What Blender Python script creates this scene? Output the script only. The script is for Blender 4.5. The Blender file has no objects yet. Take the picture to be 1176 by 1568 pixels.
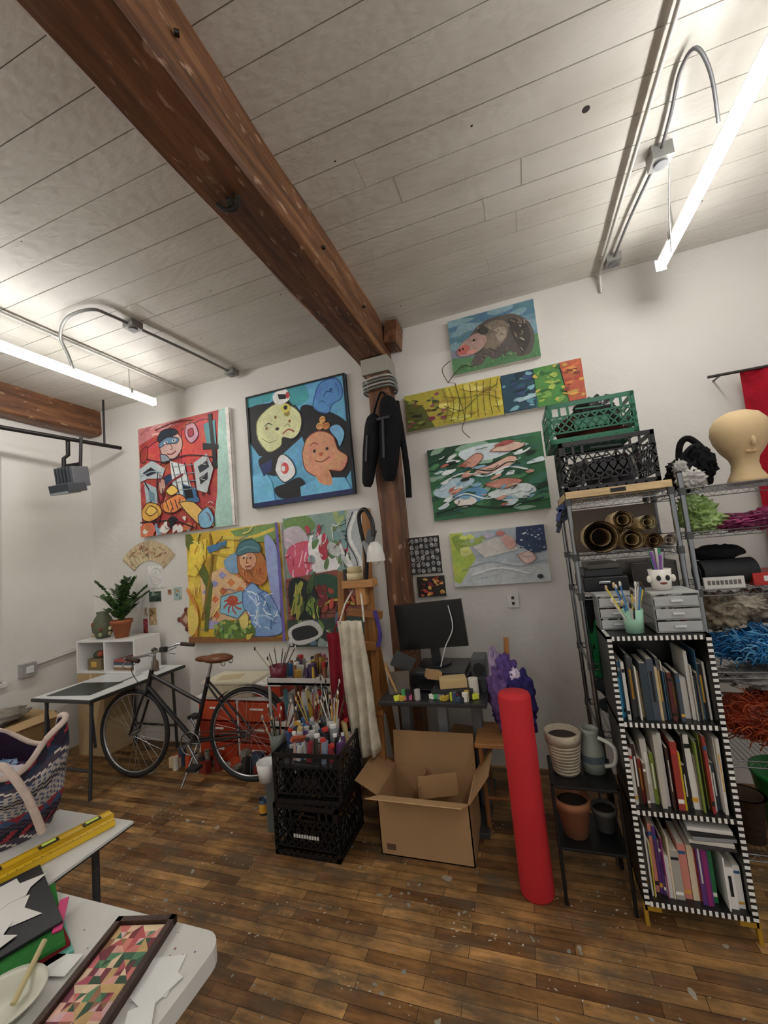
import bpy, math, random
from mathutils import Vector, Matrix, noise, Euler
R=random.Random(7)
sc=bpy.context.scene
sc.view_settings.view_transform='Standard'
# ------------------------------------------------------------------ helpers
def S(h):
    h=h.lstrip('#'); o=[]
    for i in (0,2,4):
        c=int(h[i:i+2],16)/255
        o.append(c/12.92 if c<=.04045 else ((c+.055)/1.055)**2.4)
    return (o[0],o[1],o[2],1)
def vary(c,a):
    k=1+R.uniform(-a,a); return (min(1,c[0]*k),min(1,c[1]*k),min(1,c[2]*k),1)
MATS={}
def nm(name):
    m=bpy.data.materials.new(name);m.use_nodes=True
    nt=m.node_tree; b=nt.nodes['Principled BSDF']; return m,nt,b
def attr_mat(name,rough=.6,metal=0,ns=8,na=.08,bump=0,bs=60,stretch=(1,1,1),trans=0,spec=.5,detail=3,brush=False):
    m,nt,b=nm(name); N=nt.nodes; L=nt.links
    at=N.new('ShaderNodeAttribute');at.attribute_name='Col'
    tc=N.new('ShaderNodeTexCoord');mp=N.new('ShaderNodeMapping');mp.inputs['Scale'].default_value=stretch
    L.new(tc.outputs['Object'],mp.inputs[0])
    no=N.new('ShaderNodeTexNoise');no.inputs['Scale'].default_value=ns;no.inputs['Detail'].default_value=detail
    L.new(mp.outputs[0],no.inputs['Vector'])
    mr=N.new('ShaderNodeMapRange');mr.inputs[1].default_value=.25;mr.inputs[2].default_value=.75
    mr.inputs[3].default_value=1-na;mr.inputs[4].default_value=1+na
    L.new(no.outputs[0],mr.inputs[0])
    mx=N.new('ShaderNodeVectorMath');mx.operation='SCALE'
    L.new(at.outputs['Color'],mx.inputs[0]);L.new(mr.outputs[0],mx.inputs['Scale'])
    out=mx.outputs[0]
    if brush:
        n3=N.new('ShaderNodeTexNoise');n3.inputs['Scale'].default_value=9;n3.inputs['Detail'].default_value=4;n3.inputs['Distortion'].default_value=1
        L.new(tc.outputs['Object'],n3.inputs['Vector'])
        h1=N.new('ShaderNodeMapRange');h1.inputs[1].default_value=.3;h1.inputs[2].default_value=.7;h1.inputs[3].default_value=.482;h1.inputs[4].default_value=.518
        h2=N.new('ShaderNodeMapRange');h2.inputs[1].default_value=.3;h2.inputs[2].default_value=.7;h2.inputs[3].default_value=1.12;h2.inputs[4].default_value=.9
        n4=N.new('ShaderNodeTexNoise');n4.inputs['Scale'].default_value=30;n4.inputs['Detail'].default_value=2;n4.inputs['Distortion'].default_value=1
        L.new(tc.outputs['Object'],n4.inputs['Vector']);L.new(n3.outputs[0],h1.inputs[0]);L.new(n4.outputs[0],h2.inputs[0])
        hs=N.new('ShaderNodeHueSaturation');L.new(out,hs.inputs['Color']);L.new(h1.outputs[0],hs.inputs['Hue']);L.new(h2.outputs[0],hs.inputs['Value']);hs.inputs['Saturation'].default_value=.95
        out=hs.outputs[0]
    L.new(out,b.inputs['Base Color'])
    b.inputs['Roughness'].default_value=rough;b.inputs['Metallic'].default_value=metal
    b.inputs['Transmission Weight'].default_value=trans
    b.inputs['Specular IOR Level'].default_value=spec
    if bump:
        n2=N.new('ShaderNodeTexNoise');n2.inputs['Scale'].default_value=bs;n2.inputs['Detail'].default_value=4
        L.new(mp.outputs[0],n2.inputs['Vector'])
        bp=N.new('ShaderNodeBump');bp.inputs['Strength'].default_value=bump;bp.inputs['Distance'].default_value=.01
        L.new(n2.outputs[0],bp.inputs['Height']);L.new(bp.outputs[0],b.inputs['Normal'])
    MATS[name]=m
attr_mat('painted_canvas',.6,0,6,.14,.1,70,brush=True)
attr_mat('satin_plastic',.35,0,5,.05)
attr_mat('matte',.8,0,6,.08,.1,50)
attr_mat('metal',.28,1,12,.06)
attr_mat('painted_metal',.4,.3,12,.08)
attr_mat('woven_fabric',.95,0,14,.22,.6,45,spec=.2)
attr_mat('crinkled_film',.25,0,14,.3,.8,22)
attr_mat('wood_grain_z',.55,0,6,.3,.3,20,(6,6,.6))
attr_mat('wood_grain_x',.55,0,6,.3,.3,20,(.6,6,6))
attr_mat('cardboard',.85,0,4,.07,.1,30)
attr_mat('clear_plastic',.2,0,5,.05,trans=.55)
attr_mat('leaf',.4,0,20,.2)
attr_mat('rubber',.7,0,30,.1)
def emis(name,col,st):
    m,nt,b=nm(name)
    b.inputs['Base Color'].default_value=col;b.inputs['Emission Color'].default_value=col;b.inputs['Emission Strength'].default_value=st
    MATS[name]=m
emis('tube_glow',(1,.985,.95,1),38)
class B:
    def __init__(s,name): s.n=name;s.v=[];s.f=[];s.c=[];s.m=[];s.sm=[];s.M=Matrix();s.mats=[]
    def add(s,vs,fs,col,mat='matte',smooth=False):
        o=len(s.v)
        s.v+=[tuple(s.M@Vector(p)) for p in vs]
        if isinstance(col,str): col=S(col)
        if mat not in s.mats: s.mats.append(mat)
        mi=s.mats.index(mat)
        for i,f in enumerate(fs):
            s.f.append([o+k for k in f]);s.c.append(col[i] if isinstance(col,list) else col);s.m.append(mi);s.sm.append(smooth)
    def box(s,a,b,col,mat='matte'):
        x0,y0,z0=a;x1,y1,z1=b
        s.add([(x0,y0,z0),(x1,y0,z0),(x1,y1,z0),(x0,y1,z0),(x0,y0,z1),(x1,y0,z1),(x1,y1,z1),(x0,y1,z1)],
          [(0,3,2,1),(4,5,6,7),(0,1,5,4),(1,2,6,5),(2,3,7,6),(3,0,4,7)],col,mat)
    def obox(s,c,size,rot,col,mat='matte'):
        M0=s.M.copy()
        s.M=s.M@Matrix.Translation(c)@Euler([math.radians(a) for a in rot]).to_matrix().to_4x4()
        h=[k/2 for k in size]
        s.box((-h[0],-h[1],-h[2]),(h[0],h[1],h[2]),col,mat);s.M=M0
    def tube(s,pts,r,col,mat='matte',seg=8,closed=False,caps=True):
        P=[Vector(p) for p in pts];n=len(P)
        rs=r if isinstance(r,(list,tuple)) else [r]*n
        T=[]
        for i in range(n):
            if closed:t=P[(i+1)%n]-P[i-1]
            else:t=P[min(i+1,n-1)]-P[max(i-1,0)]
            T.append(t.normalized())
        a=Vector((0,0,1)) if abs(T[0].z)<.9 else Vector((1,0,0))
        u=T[0].cross(a).normalized();vs=[]
        for i in range(n):
            u=(u-T[i]*u.dot(T[i])).normalized();w=T[i].cross(u)
            for k in range(seg):
                an=2*math.pi*k/seg
                vs.append(P[i]+(u*math.cos(an)+w*math.sin(an))*rs[min(i,len(rs)-1)])
        fs=[]
        for i in range(n if closed else n-1):
            j=(i+1)%n
            for k in range(seg):
                k2=(k+1)%seg
                fs.append((i*seg+k,i*seg+k2,j*seg+k2,j*seg+k))
        s.add(vs,fs,col,mat,True)
        if caps and not closed:
            s.add(vs[:seg],[tuple(range(seg))[::-1]],col,mat);s.add(vs[-seg:],[tuple(range(seg))],col,mat)
    def cyl(s,p0,p1,r0,col,mat='matte',r1=None,seg=14,caps=True):
        s.tube([p0,p1],[r0,r0 if r1 is None else r1],col,mat,seg,caps=caps)
    def lathe(s,c,prof,col,mat='matte',seg=28,sx=1,sy=1):
        vs=[];fs=[];n=len(prof)
        for (r,z) in prof:
            for k in range(seg):
                a=2*math.pi*k/seg;vs.append((c[0]+r*math.cos(a)*sx,c[1]+r*math.sin(a)*sy,c[2]+z))
        for i in range(n-1):
            for k in range(seg):
                k2=(k+1)%seg;fs.append((i*seg+k,i*seg+k2,(i+1)*seg+k2,(i+1)*seg+k))
        s.add(vs,fs,col,mat,True)
    def ell(s,c,r,col,mat='matte',nu=20,nv=12,amp=0,fr=6,sd=0):
        vs=[];fs=[]
        for j in range(nv+1):
            ph=math.pi*j/nv
            for i in range(nu):
                a=2*math.pi*i/nu;d=Vector((math.sin(ph)*math.cos(a),math.sin(ph)*math.sin(a),math.cos(ph)))
                k=1+(amp*noise.noise(d*fr+Vector((sd,sd*1.7,0))) if amp else 0)
                vs.append((c[0]+d.x*r[0]*k,c[1]+d.y*r[1]*k,c[2]+d.z*r[2]*k))
        for j in range(nv):
            for i in range(nu):
                i2=(i+1)%nu;fs.append((j*nu+i,(j+1)*nu+i,(j+1)*nu+i2,j*nu+i2))
        s.add(vs,fs,col,mat,True)
    def torus(s,c,R_,r,col,mat,axis='y',seg=48,ts=8):
        pts=[]
        for i in range(seg):
            a=2*math.pi*i/seg;x=R_*math.cos(a);y=R_*math.sin(a)
            pts.append((c[0]+x,c[1],c[2]+y) if axis=='y' else (c[0]+x,c[1]+y,c[2]))
        s.tube(pts,r,col,mat,ts,closed=True)
    def fin(s,bevel=0,solid=0,seg=2):
        me=bpy.data.meshes.new(s.n);me.from_pydata(s.v,[],s.f)
        for m in s.mats: me.materials.append(MATS[m])
        ca=me.color_attributes.new('Col','FLOAT_COLOR','CORNER')
        for i,p in enumerate(me.polygons):
            p.material_index=s.m[i];p.use_smooth=s.sm[i]
            for li in p.loop_indices: ca.data[li].color=s.c[i]
        me.update()
        o=bpy.data.objects.new(s.n,me);bpy.context.collection.objects.link(o)
        if solid:
            k=o.modifiers.new('thickness','SOLIDIFY');k.thickness=solid
        if bevel:
            k=o.modifiers.new('bevel','BEVEL');k.width=bevel;k.segments=seg;k.limit_method='ANGLE';k.angle_limit=math.radians(50)
        return o
def smooth_path(P,n=6,closed=False):
    P=[Vector(p) for p in P];out=[];L=len(P)
    rng=range(L) if closed else range(L-1)
    for i in rng:
        if closed:a,b,c,d=P[i-1],P[i],P[(i+1)%L],P[(i+2)%L]
        else:a,b,c,d=P[max(i-1,0)],P[i],P[i+1],P[min(i+2,L-1)]
        for k in range(n):
            t=k/n
            out.append(.5*((2*b)+(c-a)*t+(2*a-5*b+4*c-d)*t*t+(3*b-a-3*c+d)*t*t*t))
    if not closed: out.append(P[-1])
    return out
# ------------------------------------------------------------------ room
WX0,WX1,WY0,WY1,CZ=-4.4,3.4,-2.6,3.15,3.44
def room_mat(name,build):
    m,nt,b=nm(name);build(nt,b);MATS[name]=m
def wallm(nt,b):
    N=nt.nodes;L=nt.links
    tc=N.new('ShaderNodeTexCoord');no=N.new('ShaderNodeTexNoise');no.inputs['Scale'].default_value=1.3;no.inputs['Detail'].default_value=6
    L.new(tc.outputs['Object'],no.inputs[0])
    cr=N.new('ShaderNodeValToRGB');cr.color_ramp.elements[0].position=.3;cr.color_ramp.elements[0].color=S('d6d2ca');cr.color_ramp.elements[1].position=.7;cr.color_ramp.elements[1].color=S('e1ded8')
    L.new(no.outputs[0],cr.inputs[0]);L.new(cr.outputs[0],b.inputs['Base Color'])
    n2=N.new('ShaderNodeTexNoise');n2.inputs['Scale'].default_value=22;n2.inputs['Detail'].default_value=8;L.new(tc.outputs['Object'],n2.inputs[0])
    bp=N.new('ShaderNodeBump');bp.inputs['Strength'].default_value=.15;bp.inputs['Distance'].default_value=.02;L.new(n2.outputs[0],bp.inputs['Height']);L.new(bp.outputs[0],b.inputs['Normal'])
    b.inputs['Roughness'].default_value=.6
room_mat('wall_plaster',wallm)
def ceilm(nt,b):
    N=nt.nodes;L=nt.links
    tc=N.new('ShaderNodeTexCoord');mp=N.new('ShaderNodeMapping');mp.inputs['Scale'].default_value=(1,2.2,2);L.new(tc.outputs['Object'],mp.inputs[0])
    no=N.new('ShaderNodeTexNoise');no.inputs['Scale'].default_value=1.6;no.inputs['Detail'].default_value=7;L.new(mp.outputs[0],no.inputs[0])
    cr=N.new('ShaderNodeValToRGB');cr.color_ramp.elements[0].position=.25;cr.color_ramp.elements[0].color=S('c6c1b6');cr.color_ramp.elements[1].position=.65;cr.color_ramp.elements[1].color=S('dad6ce')
    L.new(no.outputs[0],cr.inputs[0])
    cur=cr.outputs[0]
    for scl,thr in ((2.1,.045),(5.3,.03)):
        vo=N.new('ShaderNodeTexVoronoi');vo.inputs['Scale'].default_value=scl;L.new(tc.outputs['Object'],vo.inputs['Vector'])
        lt=N.new('ShaderNodeMath');lt.operation='LESS_THAN';lt.inputs[1].default_value=thr;L.new(vo.outputs['Distance'],lt.inputs[0])
        mx=N.new('ShaderNodeMix');mx.data_type='RGBA';L.new(lt.outputs[0],mx.inputs[0]);L.new(cur,mx.inputs[6]);mx.inputs[7].default_value=S('2a221c');cur=mx.outputs[2]
    L.new(cur,b.inputs['Base Color'])
    n2=N.new('ShaderNodeTexNoise');n2.inputs['Scale'].default_value=16;n2.inputs['Detail'].default_value=8;L.new(mp.outputs[0],n2.inputs[0])
    bp=N.new('ShaderNodeBump');bp.inputs['Strength'].default_value=.25;bp.inputs['Distance'].default_value=.02;L.new(n2.outputs[0],bp.inputs['Height']);L.new(bp.outputs[0],b.inputs['Normal'])
    b.inputs['Roughness'].default_value=.45
room_mat('painted_boards',ceilm)
def floorm(nt,b):
    N=nt.nodes;L=nt.links
    tc=N.new('ShaderNodeTexCoord')
    br=N.new('ShaderNodeTexBrick');br.inputs['Scale'].default_value=1;br.inputs['Brick Width'].default_value=.40;br.inputs['Row Height'].default_value=.052;br.inputs['Mortar Size'].default_value=.0012;br.inputs['Mortar Smooth'].default_value=.1
    br.offset=.37;br.inputs['Color1'].default_value=S('6c4828');br.inputs['Color2'].default_value=S('b98c56');br.inputs['Mortar'].default_value=S('2e2014')
    L.new(tc.outputs['Object'],br.inputs['Vector'])
    mp=N.new('ShaderNodeMapping');mp.inputs['Scale'].default_value=(1.5,12,1);L.new(tc.outputs['Object'],mp.inputs[0])
    no=N.new('ShaderNodeTexNoise');no.inputs['Scale'].default_value=3;no.inputs['Detail'].default_value=9;no.inputs['Roughness'].default_value=.62;L.new(mp.outputs[0],no.inputs[0])
    mr=N.new('ShaderNodeMapRange');mr.inputs[1].default_value=.35;mr.inputs[2].default_value=.65;mr.inputs[3].default_value=.6;mr.inputs[4].default_value=1.3;L.new(no.outputs[0],mr.inputs[0])
    big=N.new('ShaderNodeTexNoise');big.inputs['Scale'].default_value=2.2;big.inputs['Detail'].default_value=8;big.inputs['Roughness'].default_value=.65;L.new(tc.outputs['Object'],big.inputs[0])
    mb=N.new('ShaderNodeMapRange');mb.inputs[1].default_value=.42;mb.inputs[2].default_value=.58;mb.inputs[3].default_value=.55;mb.inputs[4].default_value=1.08;L.new(big.outputs[0],mb.inputs[0])
    mu=N.new('ShaderNodeMath');mu.operation='MULTIPLY';L.new(mr.outputs[0],mu.inputs[0]);L.new(mb.outputs[0],mu.inputs[1])
    vs=N.new('ShaderNodeVectorMath');vs.operation='SCALE';L.new(br.outputs['Color'],vs.inputs[0]);L.new(mu.outputs[0],vs.inputs['Scale'])
    mp2=N.new('ShaderNodeMapping');mp2.inputs['Scale'].default_value=(1,2.2,1);L.new(tc.outputs['Object'],mp2.inputs[0])
    sm=N.new('ShaderNodeTexNoise');sm.inputs['Scale'].default_value=4;sm.inputs['Detail'].default_value=10;sm.inputs['Roughness'].default_value=.68;L.new(mp2.outputs[0],sm.inputs[0])
    ms=N.new('ShaderNodeMapRange');ms.inputs[1].default_value=.48;ms.inputs[2].default_value=.66;ms.inputs[3].default_value=0;ms.inputs[4].default_value=.8;L.new(sm.outputs[0],ms.inputs[0])
    m1=N.new('ShaderNodeMix');m1.data_type='RGBA';L.new(ms.outputs[0],m1.inputs[0]);L.new(vs.outputs[0],m1.inputs[6]);m1.inputs[7].default_value=S('5a503f')
    cur=m1.outputs[2]
    wp=N.new('ShaderNodeTexNoise');wp.inputs['Scale'].default_value=14;L.new(tc.outputs['Object'],wp.inputs[0])
    av=N.new('ShaderNodeVectorMath');av.operation='MULTIPLY_ADD';av.inputs[1].default_value=(.08,.04,.05);L.new(wp.outputs['Color'],av.inputs[0]);L.new(tc.outputs['Object'],av.inputs[2])
    for scale,lo,hi,col,nsd in ((9,.02,.22,'a5a294',3),(22,.06,.24,'8b958f',2.3),(5,.02,.11,'d9d5c9',4),(34,.05,.2,'c9c4b6',1.7)):
        vo=N.new('ShaderNodeTexVoronoi');vo.inputs['Scale'].default_value=scale;L.new(av.outputs[0],vo.inputs['Vector'])
        sn=N.new('ShaderNodeTexNoise');sn.inputs['Scale'].default_value=nsd;sn.inputs['Detail'].default_value=4;L.new(mp2.outputs[0],sn.inputs[0])
        th=N.new('ShaderNodeMapRange');th.inputs[1].default_value=.48;th.inputs[2].default_value=.68;th.inputs[3].default_value=lo*.5;th.inputs[4].default_value=hi;L.new(sn.outputs[0],th.inputs[0])
        lt=N.new('ShaderNodeMath');lt.operation='LESS_THAN';L.new(vo.outputs['Distance'],lt.inputs[0]);L.new(th.outputs[0],lt.inputs[1])
        k=N.new('ShaderNodeMath');k.operation='MULTIPLY';k.inputs[1].default_value=.75;L.new(lt.outputs[0],k.inputs[0])
        m2=N.new('ShaderNodeMix');m2.data_type='RGBA';L.new(k.outputs[0],m2.inputs[0]);L.new(cur,m2.inputs[6]);m2.inputs[7].default_value=S(col);cur=m2.outputs[2]
    L.new(cur,b.inputs['Base Color'])
    rr=N.new('ShaderNodeMapRange');rr.inputs[1].default_value=.35;rr.inputs[2].default_value=.65;rr.inputs[3].default_value=.42;rr.inputs[4].default_value=.75;L.new(sm.outputs[0],rr.inputs[0]);L.new(rr.outputs[0],b.inputs['Roughness'])
    b.inputs['Specular IOR Level'].default_value=.35
    bp=N.new('ShaderNodeBump');bp.inputs['Strength'].default_value=.3;bp.inputs['Distance'].default_value=.004;L.new(no.outputs[0],bp.inputs['Height']);L.new(bp.outputs[0],b.inputs['Normal'])
room_mat('hardwood_floor',floorm)
def beam_mat(stretch):
    def beamm(nt,b):
        N=nt.nodes;L=nt.links
        tc=N.new('ShaderNodeTexCoord');mp=N.new('ShaderNodeMapping');mp.inputs['Scale'].default_value=stretch;L.new(tc.outputs['Object'],mp.inputs[0])
        no=N.new('ShaderNodeTexNoise');no.inputs['Scale'].default_value=2;no.inputs['Detail'].default_value=10;no.inputs['Roughness'].default_value=.62;L.new(mp.outputs[0],no.inputs[0])
        cr=N.new('ShaderNodeValToRGB');e=cr.color_ramp.elements;e[0].position=.3;e[0].color=S('3c2314');e[1].position=.72;e[1].color=S('92653f')
        k=e.new(.5);k.color=S('6b4328');L.new(no.outputs[0],cr.inputs[0])
        cur=cr.outputs[0]
        for sc_,a_,b_,col,am in ((10,.62,.67,'b8977a',.6),(4,.6,.75,'33201a',.6)):
            fl=N.new('ShaderNodeTexNoise');fl.inputs['Scale'].default_value=sc_;fl.inputs['Detail'].default_value=7
            mp2=N.new('ShaderNodeMapping');mp2.inputs['Scale'].default_value=tuple(max(1,q*.35) for q in stretch);L.new(tc.outputs['Object'],mp2.inputs[0]);L.new(mp2.outputs[0],fl.inputs[0])
            fm=N.new('ShaderNodeMapRange');fm.inputs[1].default_value=a_;fm.inputs[2].default_value=b_;fm.inputs[4].default_value=am;L.new(fl.outputs[0],fm.inputs[0])
            mx=N.new('ShaderNodeMix');mx.data_type='RGBA';L.new(fm.outputs[0],mx.inputs[0]);L.new(cur,mx.inputs[6]);mx.inputs[7].default_value=S(col);cur=mx.outputs[2]
        vo=N.new('ShaderNodeTexVoronoi');vo.inputs['Scale'].default_value=7;L.new(tc.outputs['Object'],vo.inputs['Vector'])
        lt=N.new('ShaderNodeMath');lt.operation='LESS_THAN';lt.inputs[1].default_value=.05;L.new(vo.outputs['Distance'],lt.inputs[0])
        mx=N.new('ShaderNodeMix');mx.data_type='RGBA';L.new(lt.outputs[0],mx.inputs[0]);L.new(cur,mx.inputs[6]);mx.inputs[7].default_value=S('1c120c')
        L.new(mx.outputs[2],b.inputs['Base Color']);b.inputs['Roughness'].default_value=.5
        bp=N.new('ShaderNodeBump');bp.inputs['Strength'].default_value=.55;bp.inputs['Distance'].default_value=.02;L.new(no.outputs[0],bp.inputs['Height']);L.new(bp.outputs[0],b.inputs['Normal'])
    return beamm
room_mat('old_timber',beam_mat((9,.8,9)));room_mat('old_timber_upright',beam_mat((9,9,.8)))
b=B('floor');b.box((WX0-.1,WY0,-.1),(WX1,WY1+.1,0),'ffffff','hardwood_floor');b.fin()
b=B('wall_back');b.box((WX0-.1,WY1,0),(WX1,WY1+.12,CZ+.1),'ffffff','wall_plaster');b.fin()
b=B('wall_left');X0,X1=WX0-.12,WX0
for a,c in [((WY0,0),(WY1,.8)),((WY0,2.8),(WY1,CZ+.1)),((WY0,.8),(.9,2.8)),((2.34,.8),(WY1,2.8))]:
    b.box((X0,a[0],a[1]),(X1,c[0],c[1]),'ffffff','wall_plaster')
b.fin()
b=B('window_1')
for y in (.92,1.62,2.28): b.box((WX0-.1,y,.8),(WX0-.04,y+.06,2.8),'d8d6d0','satin_plastic')
for z in (.8,1.46,2.1,2.74): b.box((WX0-.09,.92,z),(WX0-.05,2.34,z+.05),'d8d6d0','satin_plastic')
b.box((WX0-.1,.9,.76),(WX0+.03,2.36,.8),'d8d6d0','satin_plastic')
b.box((WX0-.075,.95,.83),(WX0-.07,2.3,2.78),'20242a','satin_plastic')
b.fin(.003)
b=B('ceiling');b.box((WX0-.1,WY0,CZ+.012),(WX1,WY1+.1,CZ+.1),'ffffff','old_timber')
y=WY0
while y<WY1:
    w=.163;y2=min(y+w,WY1)
    xs=[WX0,WX0+R.uniform(.8,2.4)]
    while xs[-1]<WX1-1.6: xs.append(xs[-1]+R.uniform(2.2,3.6))
    xs.append(max(WX1,xs[-1]+.2))
    g=R.choice([.003,.004,.006,.008])
    for a,c in zip(xs,xs[1:]): 
        dz=R.uniform(0,.003)
        b.box((a+.0004,y+g/2,CZ+dz),(c-.0004,y2-g/2,CZ+.02),'ffffff','painted_boards')
    y+=w
b.fin()
def timber(name,x0,x1,z0,z1,y0,y1):
    b=B(name);n=40;rings=[]
    for i in range(n+1):
        yy=y0+(y1-y0)*i/n
        j=[noise.noise(Vector((yy*2.3,k*3.1,x0)))*.012 for k in range(8)]
        rings.append([(x0+j[0],yy,z1),(x0+j[1],yy,z0+.02),(x0+.02,yy,z0+j[2]*.6),(x1-.02,yy,z0+j[3]*.6),(x1+j[4],yy,z0+.02),(x1+j[5],yy,z1)])
    vs=[p for r_ in rings for p in r_];fs=[]
    for i in range(n):
        for k in range(6):
            k2=(k+1)%6;fs.append((i*6+k,i*6+k2,(i+1)*6+k2,(i+1)*6+k))
    fs+= [(5,4,3,2,1,0),tuple(n*6+k for k in range(6))]
    b.add(vs,fs,'ffffff','old_timber');return b
b=timber('ceiling_beam',-1.12,-.85,3.17,CZ+.005,WY0,WY1)
b.obox((-.79,3.05,3.34),(.1,.18,.18),(0,8,0),'ffffff','old_timber')
b.cyl((-1.0,1.345,3.178),(-1.0,1.345,3.13),.016,'1d120b','matte')
b.tube(smooth_path([(-1.06,1.33,3.16),(-1.03,1.345,3.135),(-.98,1.35,3.13),(-.95,1.33,3.16)],4),.010,'1d120b','matte')
for yy in (.9,1.9,2.5): b.cyl((-.84,yy,3.3),(-.828,yy+.01,3.3),.01,'1d120b','painted_metal')
b.fin()
b=timber('ceiling_beam',-4.4,-4.22,3.17,CZ+.005,WY0,WY1);b.fin()
b=B('timber_post');
n=20;vs=[];fs=[]
for i in range(n+1):
    z=3.17*i/n
    j=[noise.noise(Vector((z*3,k2*4.4,1)))*.01 for k2 in range(4)]
    vs+=[(-1.03+j[0],2.98,z),(-.855+j[1],2.98+j[2],z),(-.855+j[3],3.149,z),(-1.03,3.149,z)]
for i in range(n):
    for q in range(4): fs.append((i*4+q,i*4+(q+1)%4,(i+1)*4+(q+1)%4,(i+1)*4+q))
b.add(vs,fs,'ffffff','old_timber_upright')
b.box((-1.06,2.95,3.03),(-.83,3.149,3.16),'9a958a','matte')
for i in range(4):
    z=2.90+i*.028
    b.tube(smooth_path([(-1.05,2.96,z),(-.835,2.96,z+.01),(-.835,3.13,z),(-1.05,3.13,z+.01)],3,True),.010,'a3a5a0' if i%2 else '6f7b73','painted_metal',6,closed=True)
b.fin(.006)
# ------------------------------------------------------------------ lights
def tube_light(x,y0,y1,z):
    b=B('fluorescent_light_fixture')
    b.box((x-.016,y0,z+.02),(x+.016,y1,z+.045),'e8e8e6','satin_plastic')
    for s_ in (y0-.012,y1): b.box((x-.028,s_,z-.026),(x+.028,s_+.012,z+.047),'e3e3e0','satin_plastic')
    b.tube([(x,y0,z),(x,y1,z)],.027,'ffffff','tube_glow',16)
    for yy in (y0+.25,y1-.25):
        b.cyl((x,yy,z+.045),(x,yy,CZ+.002),.004,'bdbdb8','metal',seg=6)
        b.box((x-.03,yy-.012,z-.0),(x+.03,yy+.012,z+.05),'cfcfca','metal')
    b.fin()
for x in (1.01,-3.1):
    tube_light(x,.38,2.83,3.2);tube_light(x,-2.4,.05,3.2)
def conduit(name,paths,boxes,col,r=.011):
    b=B(name)
    for p in paths: b.tube(smooth_path(p,6),r,col,'painted_metal',8)
    for (x,y,z) in boxes:
        b.box((x-.045,y-.045,z-.02),(x+.045,y+.045,CZ+.002),'8f8f8b','painted_metal')
        b.cyl((x,y,z-.03),(x,y,z-.02),.03,'77777a','painted_metal')
    b.fin()
Z=3.415
conduit('electrical_conduit',[[(-2.38,3.12,Z),(-2.42,2.6,Z),(-2.48,2.11,Z)],[(-2.48,2.11,Z),(-2.5,1.95,Z),(-2.55,1.86,3.42),(-2.75,1.84,3.41),(-2.98,1.94,3.39),(-3.07,2.05,3.32),(-3.09,2.1,3.23)]],[(-2.38,3.05,3.41),(-2.48,2.11,3.41)],'7d7d79')
conduit('electrical_conduit',[[(-3.04,3.14,Z-.0),(-3.05,2,Z),(-3.06,0,Z),(-3.06,-2.5,Z)]],[],'d5d3cd',.012)
conduit('electrical_conduit',[[(.74,3.14,3.3),(.74,3.1,3.4),(.74,3.0,Z),(.74,1.4,Z),(.74,-2.5,Z)]],[],'cfccc6',.011)
conduit('electrical_conduit',[[(.80,3.0,Z),(.82,2.6,Z),(.86,2.21,Z)],[(.86,2.21,Z),(.845,2.0,Z),(.825,1.82,3.42),(.85,1.74,3.41),(.92,1.82,3.36),(.98,1.95,3.26)]],[(.80,2.98,3.41),(.86,2.21,3.39)],'6c6c6e',.0075)
b=B('ceiling_pull_cord');b.tube([(.90,2.2,3.41),(.91,2.35,3.2),(.93,2.45,3.05)],.003,'c9c9c4','metal',5);b.fin()
b=B('steel_pipe_rail')
b.tube([(-3.85,3.08,2.95),(-4.0,2.1,2.95),(-4.02,.6,2.95)],.02,'1d1b1a','painted_metal')
for y in (2.95,1.2): b.cyl((-3.9-(3.08-y)*.1,y,2.95),(-3.9-(3.08-y)*.1,y,CZ),.01,'1d1b1a','painted_metal')
b.fin()
b=B('hanging_floodlight')
b.tube([(-3.95,2.62,2.95),(-3.95,2.62,2.80),(-3.98,2.6,2.77),(-3.98,2.6,2.66)],.018,'1b1b1b','painted_metal')
b.tube([(-3.83,2.66,2.96),(-3.85,2.66,2.66)],.014,'1b1b1b','painted_metal');b.cyl((-3.98,2.62,2.7),(-3.84,2.64,2.7),.018,'1b1b1b','painted_metal')
b.obox((-3.9,2.62,2.58),(.22,.16,.18),(8,0,4),'6d7176','painted_metal')
b.obox((-3.9,2.58,2.47),(.24,.17,.08),(12,0,4),'51565b','painted_metal')
b.obox((-3.9,2.56,2.425),(.2,.14,.02),(12,0,4),'9aa2a8','satin_plastic')
for i in range(5): b.obox((-3.98+.04*i,2.53,2.59),(.008,.02,.14),(8,0,4),'41454a','painted_metal')
b.fin(.006)
b=B('electrical_switch_box')
b.box((-4.4,2.45,.80),(-4.34,2.57,.92),'a6a6a2','painted_metal');b.box((-4.34,2.48,.83),(-4.33,2.54,.89),'d8d8d4','satin_plastic')
b.tube([(-4.38,2.57,.88),(-4.38,3.0,.93)],.012,'c9c7c2','painted_metal');b.fin(.004)
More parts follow.
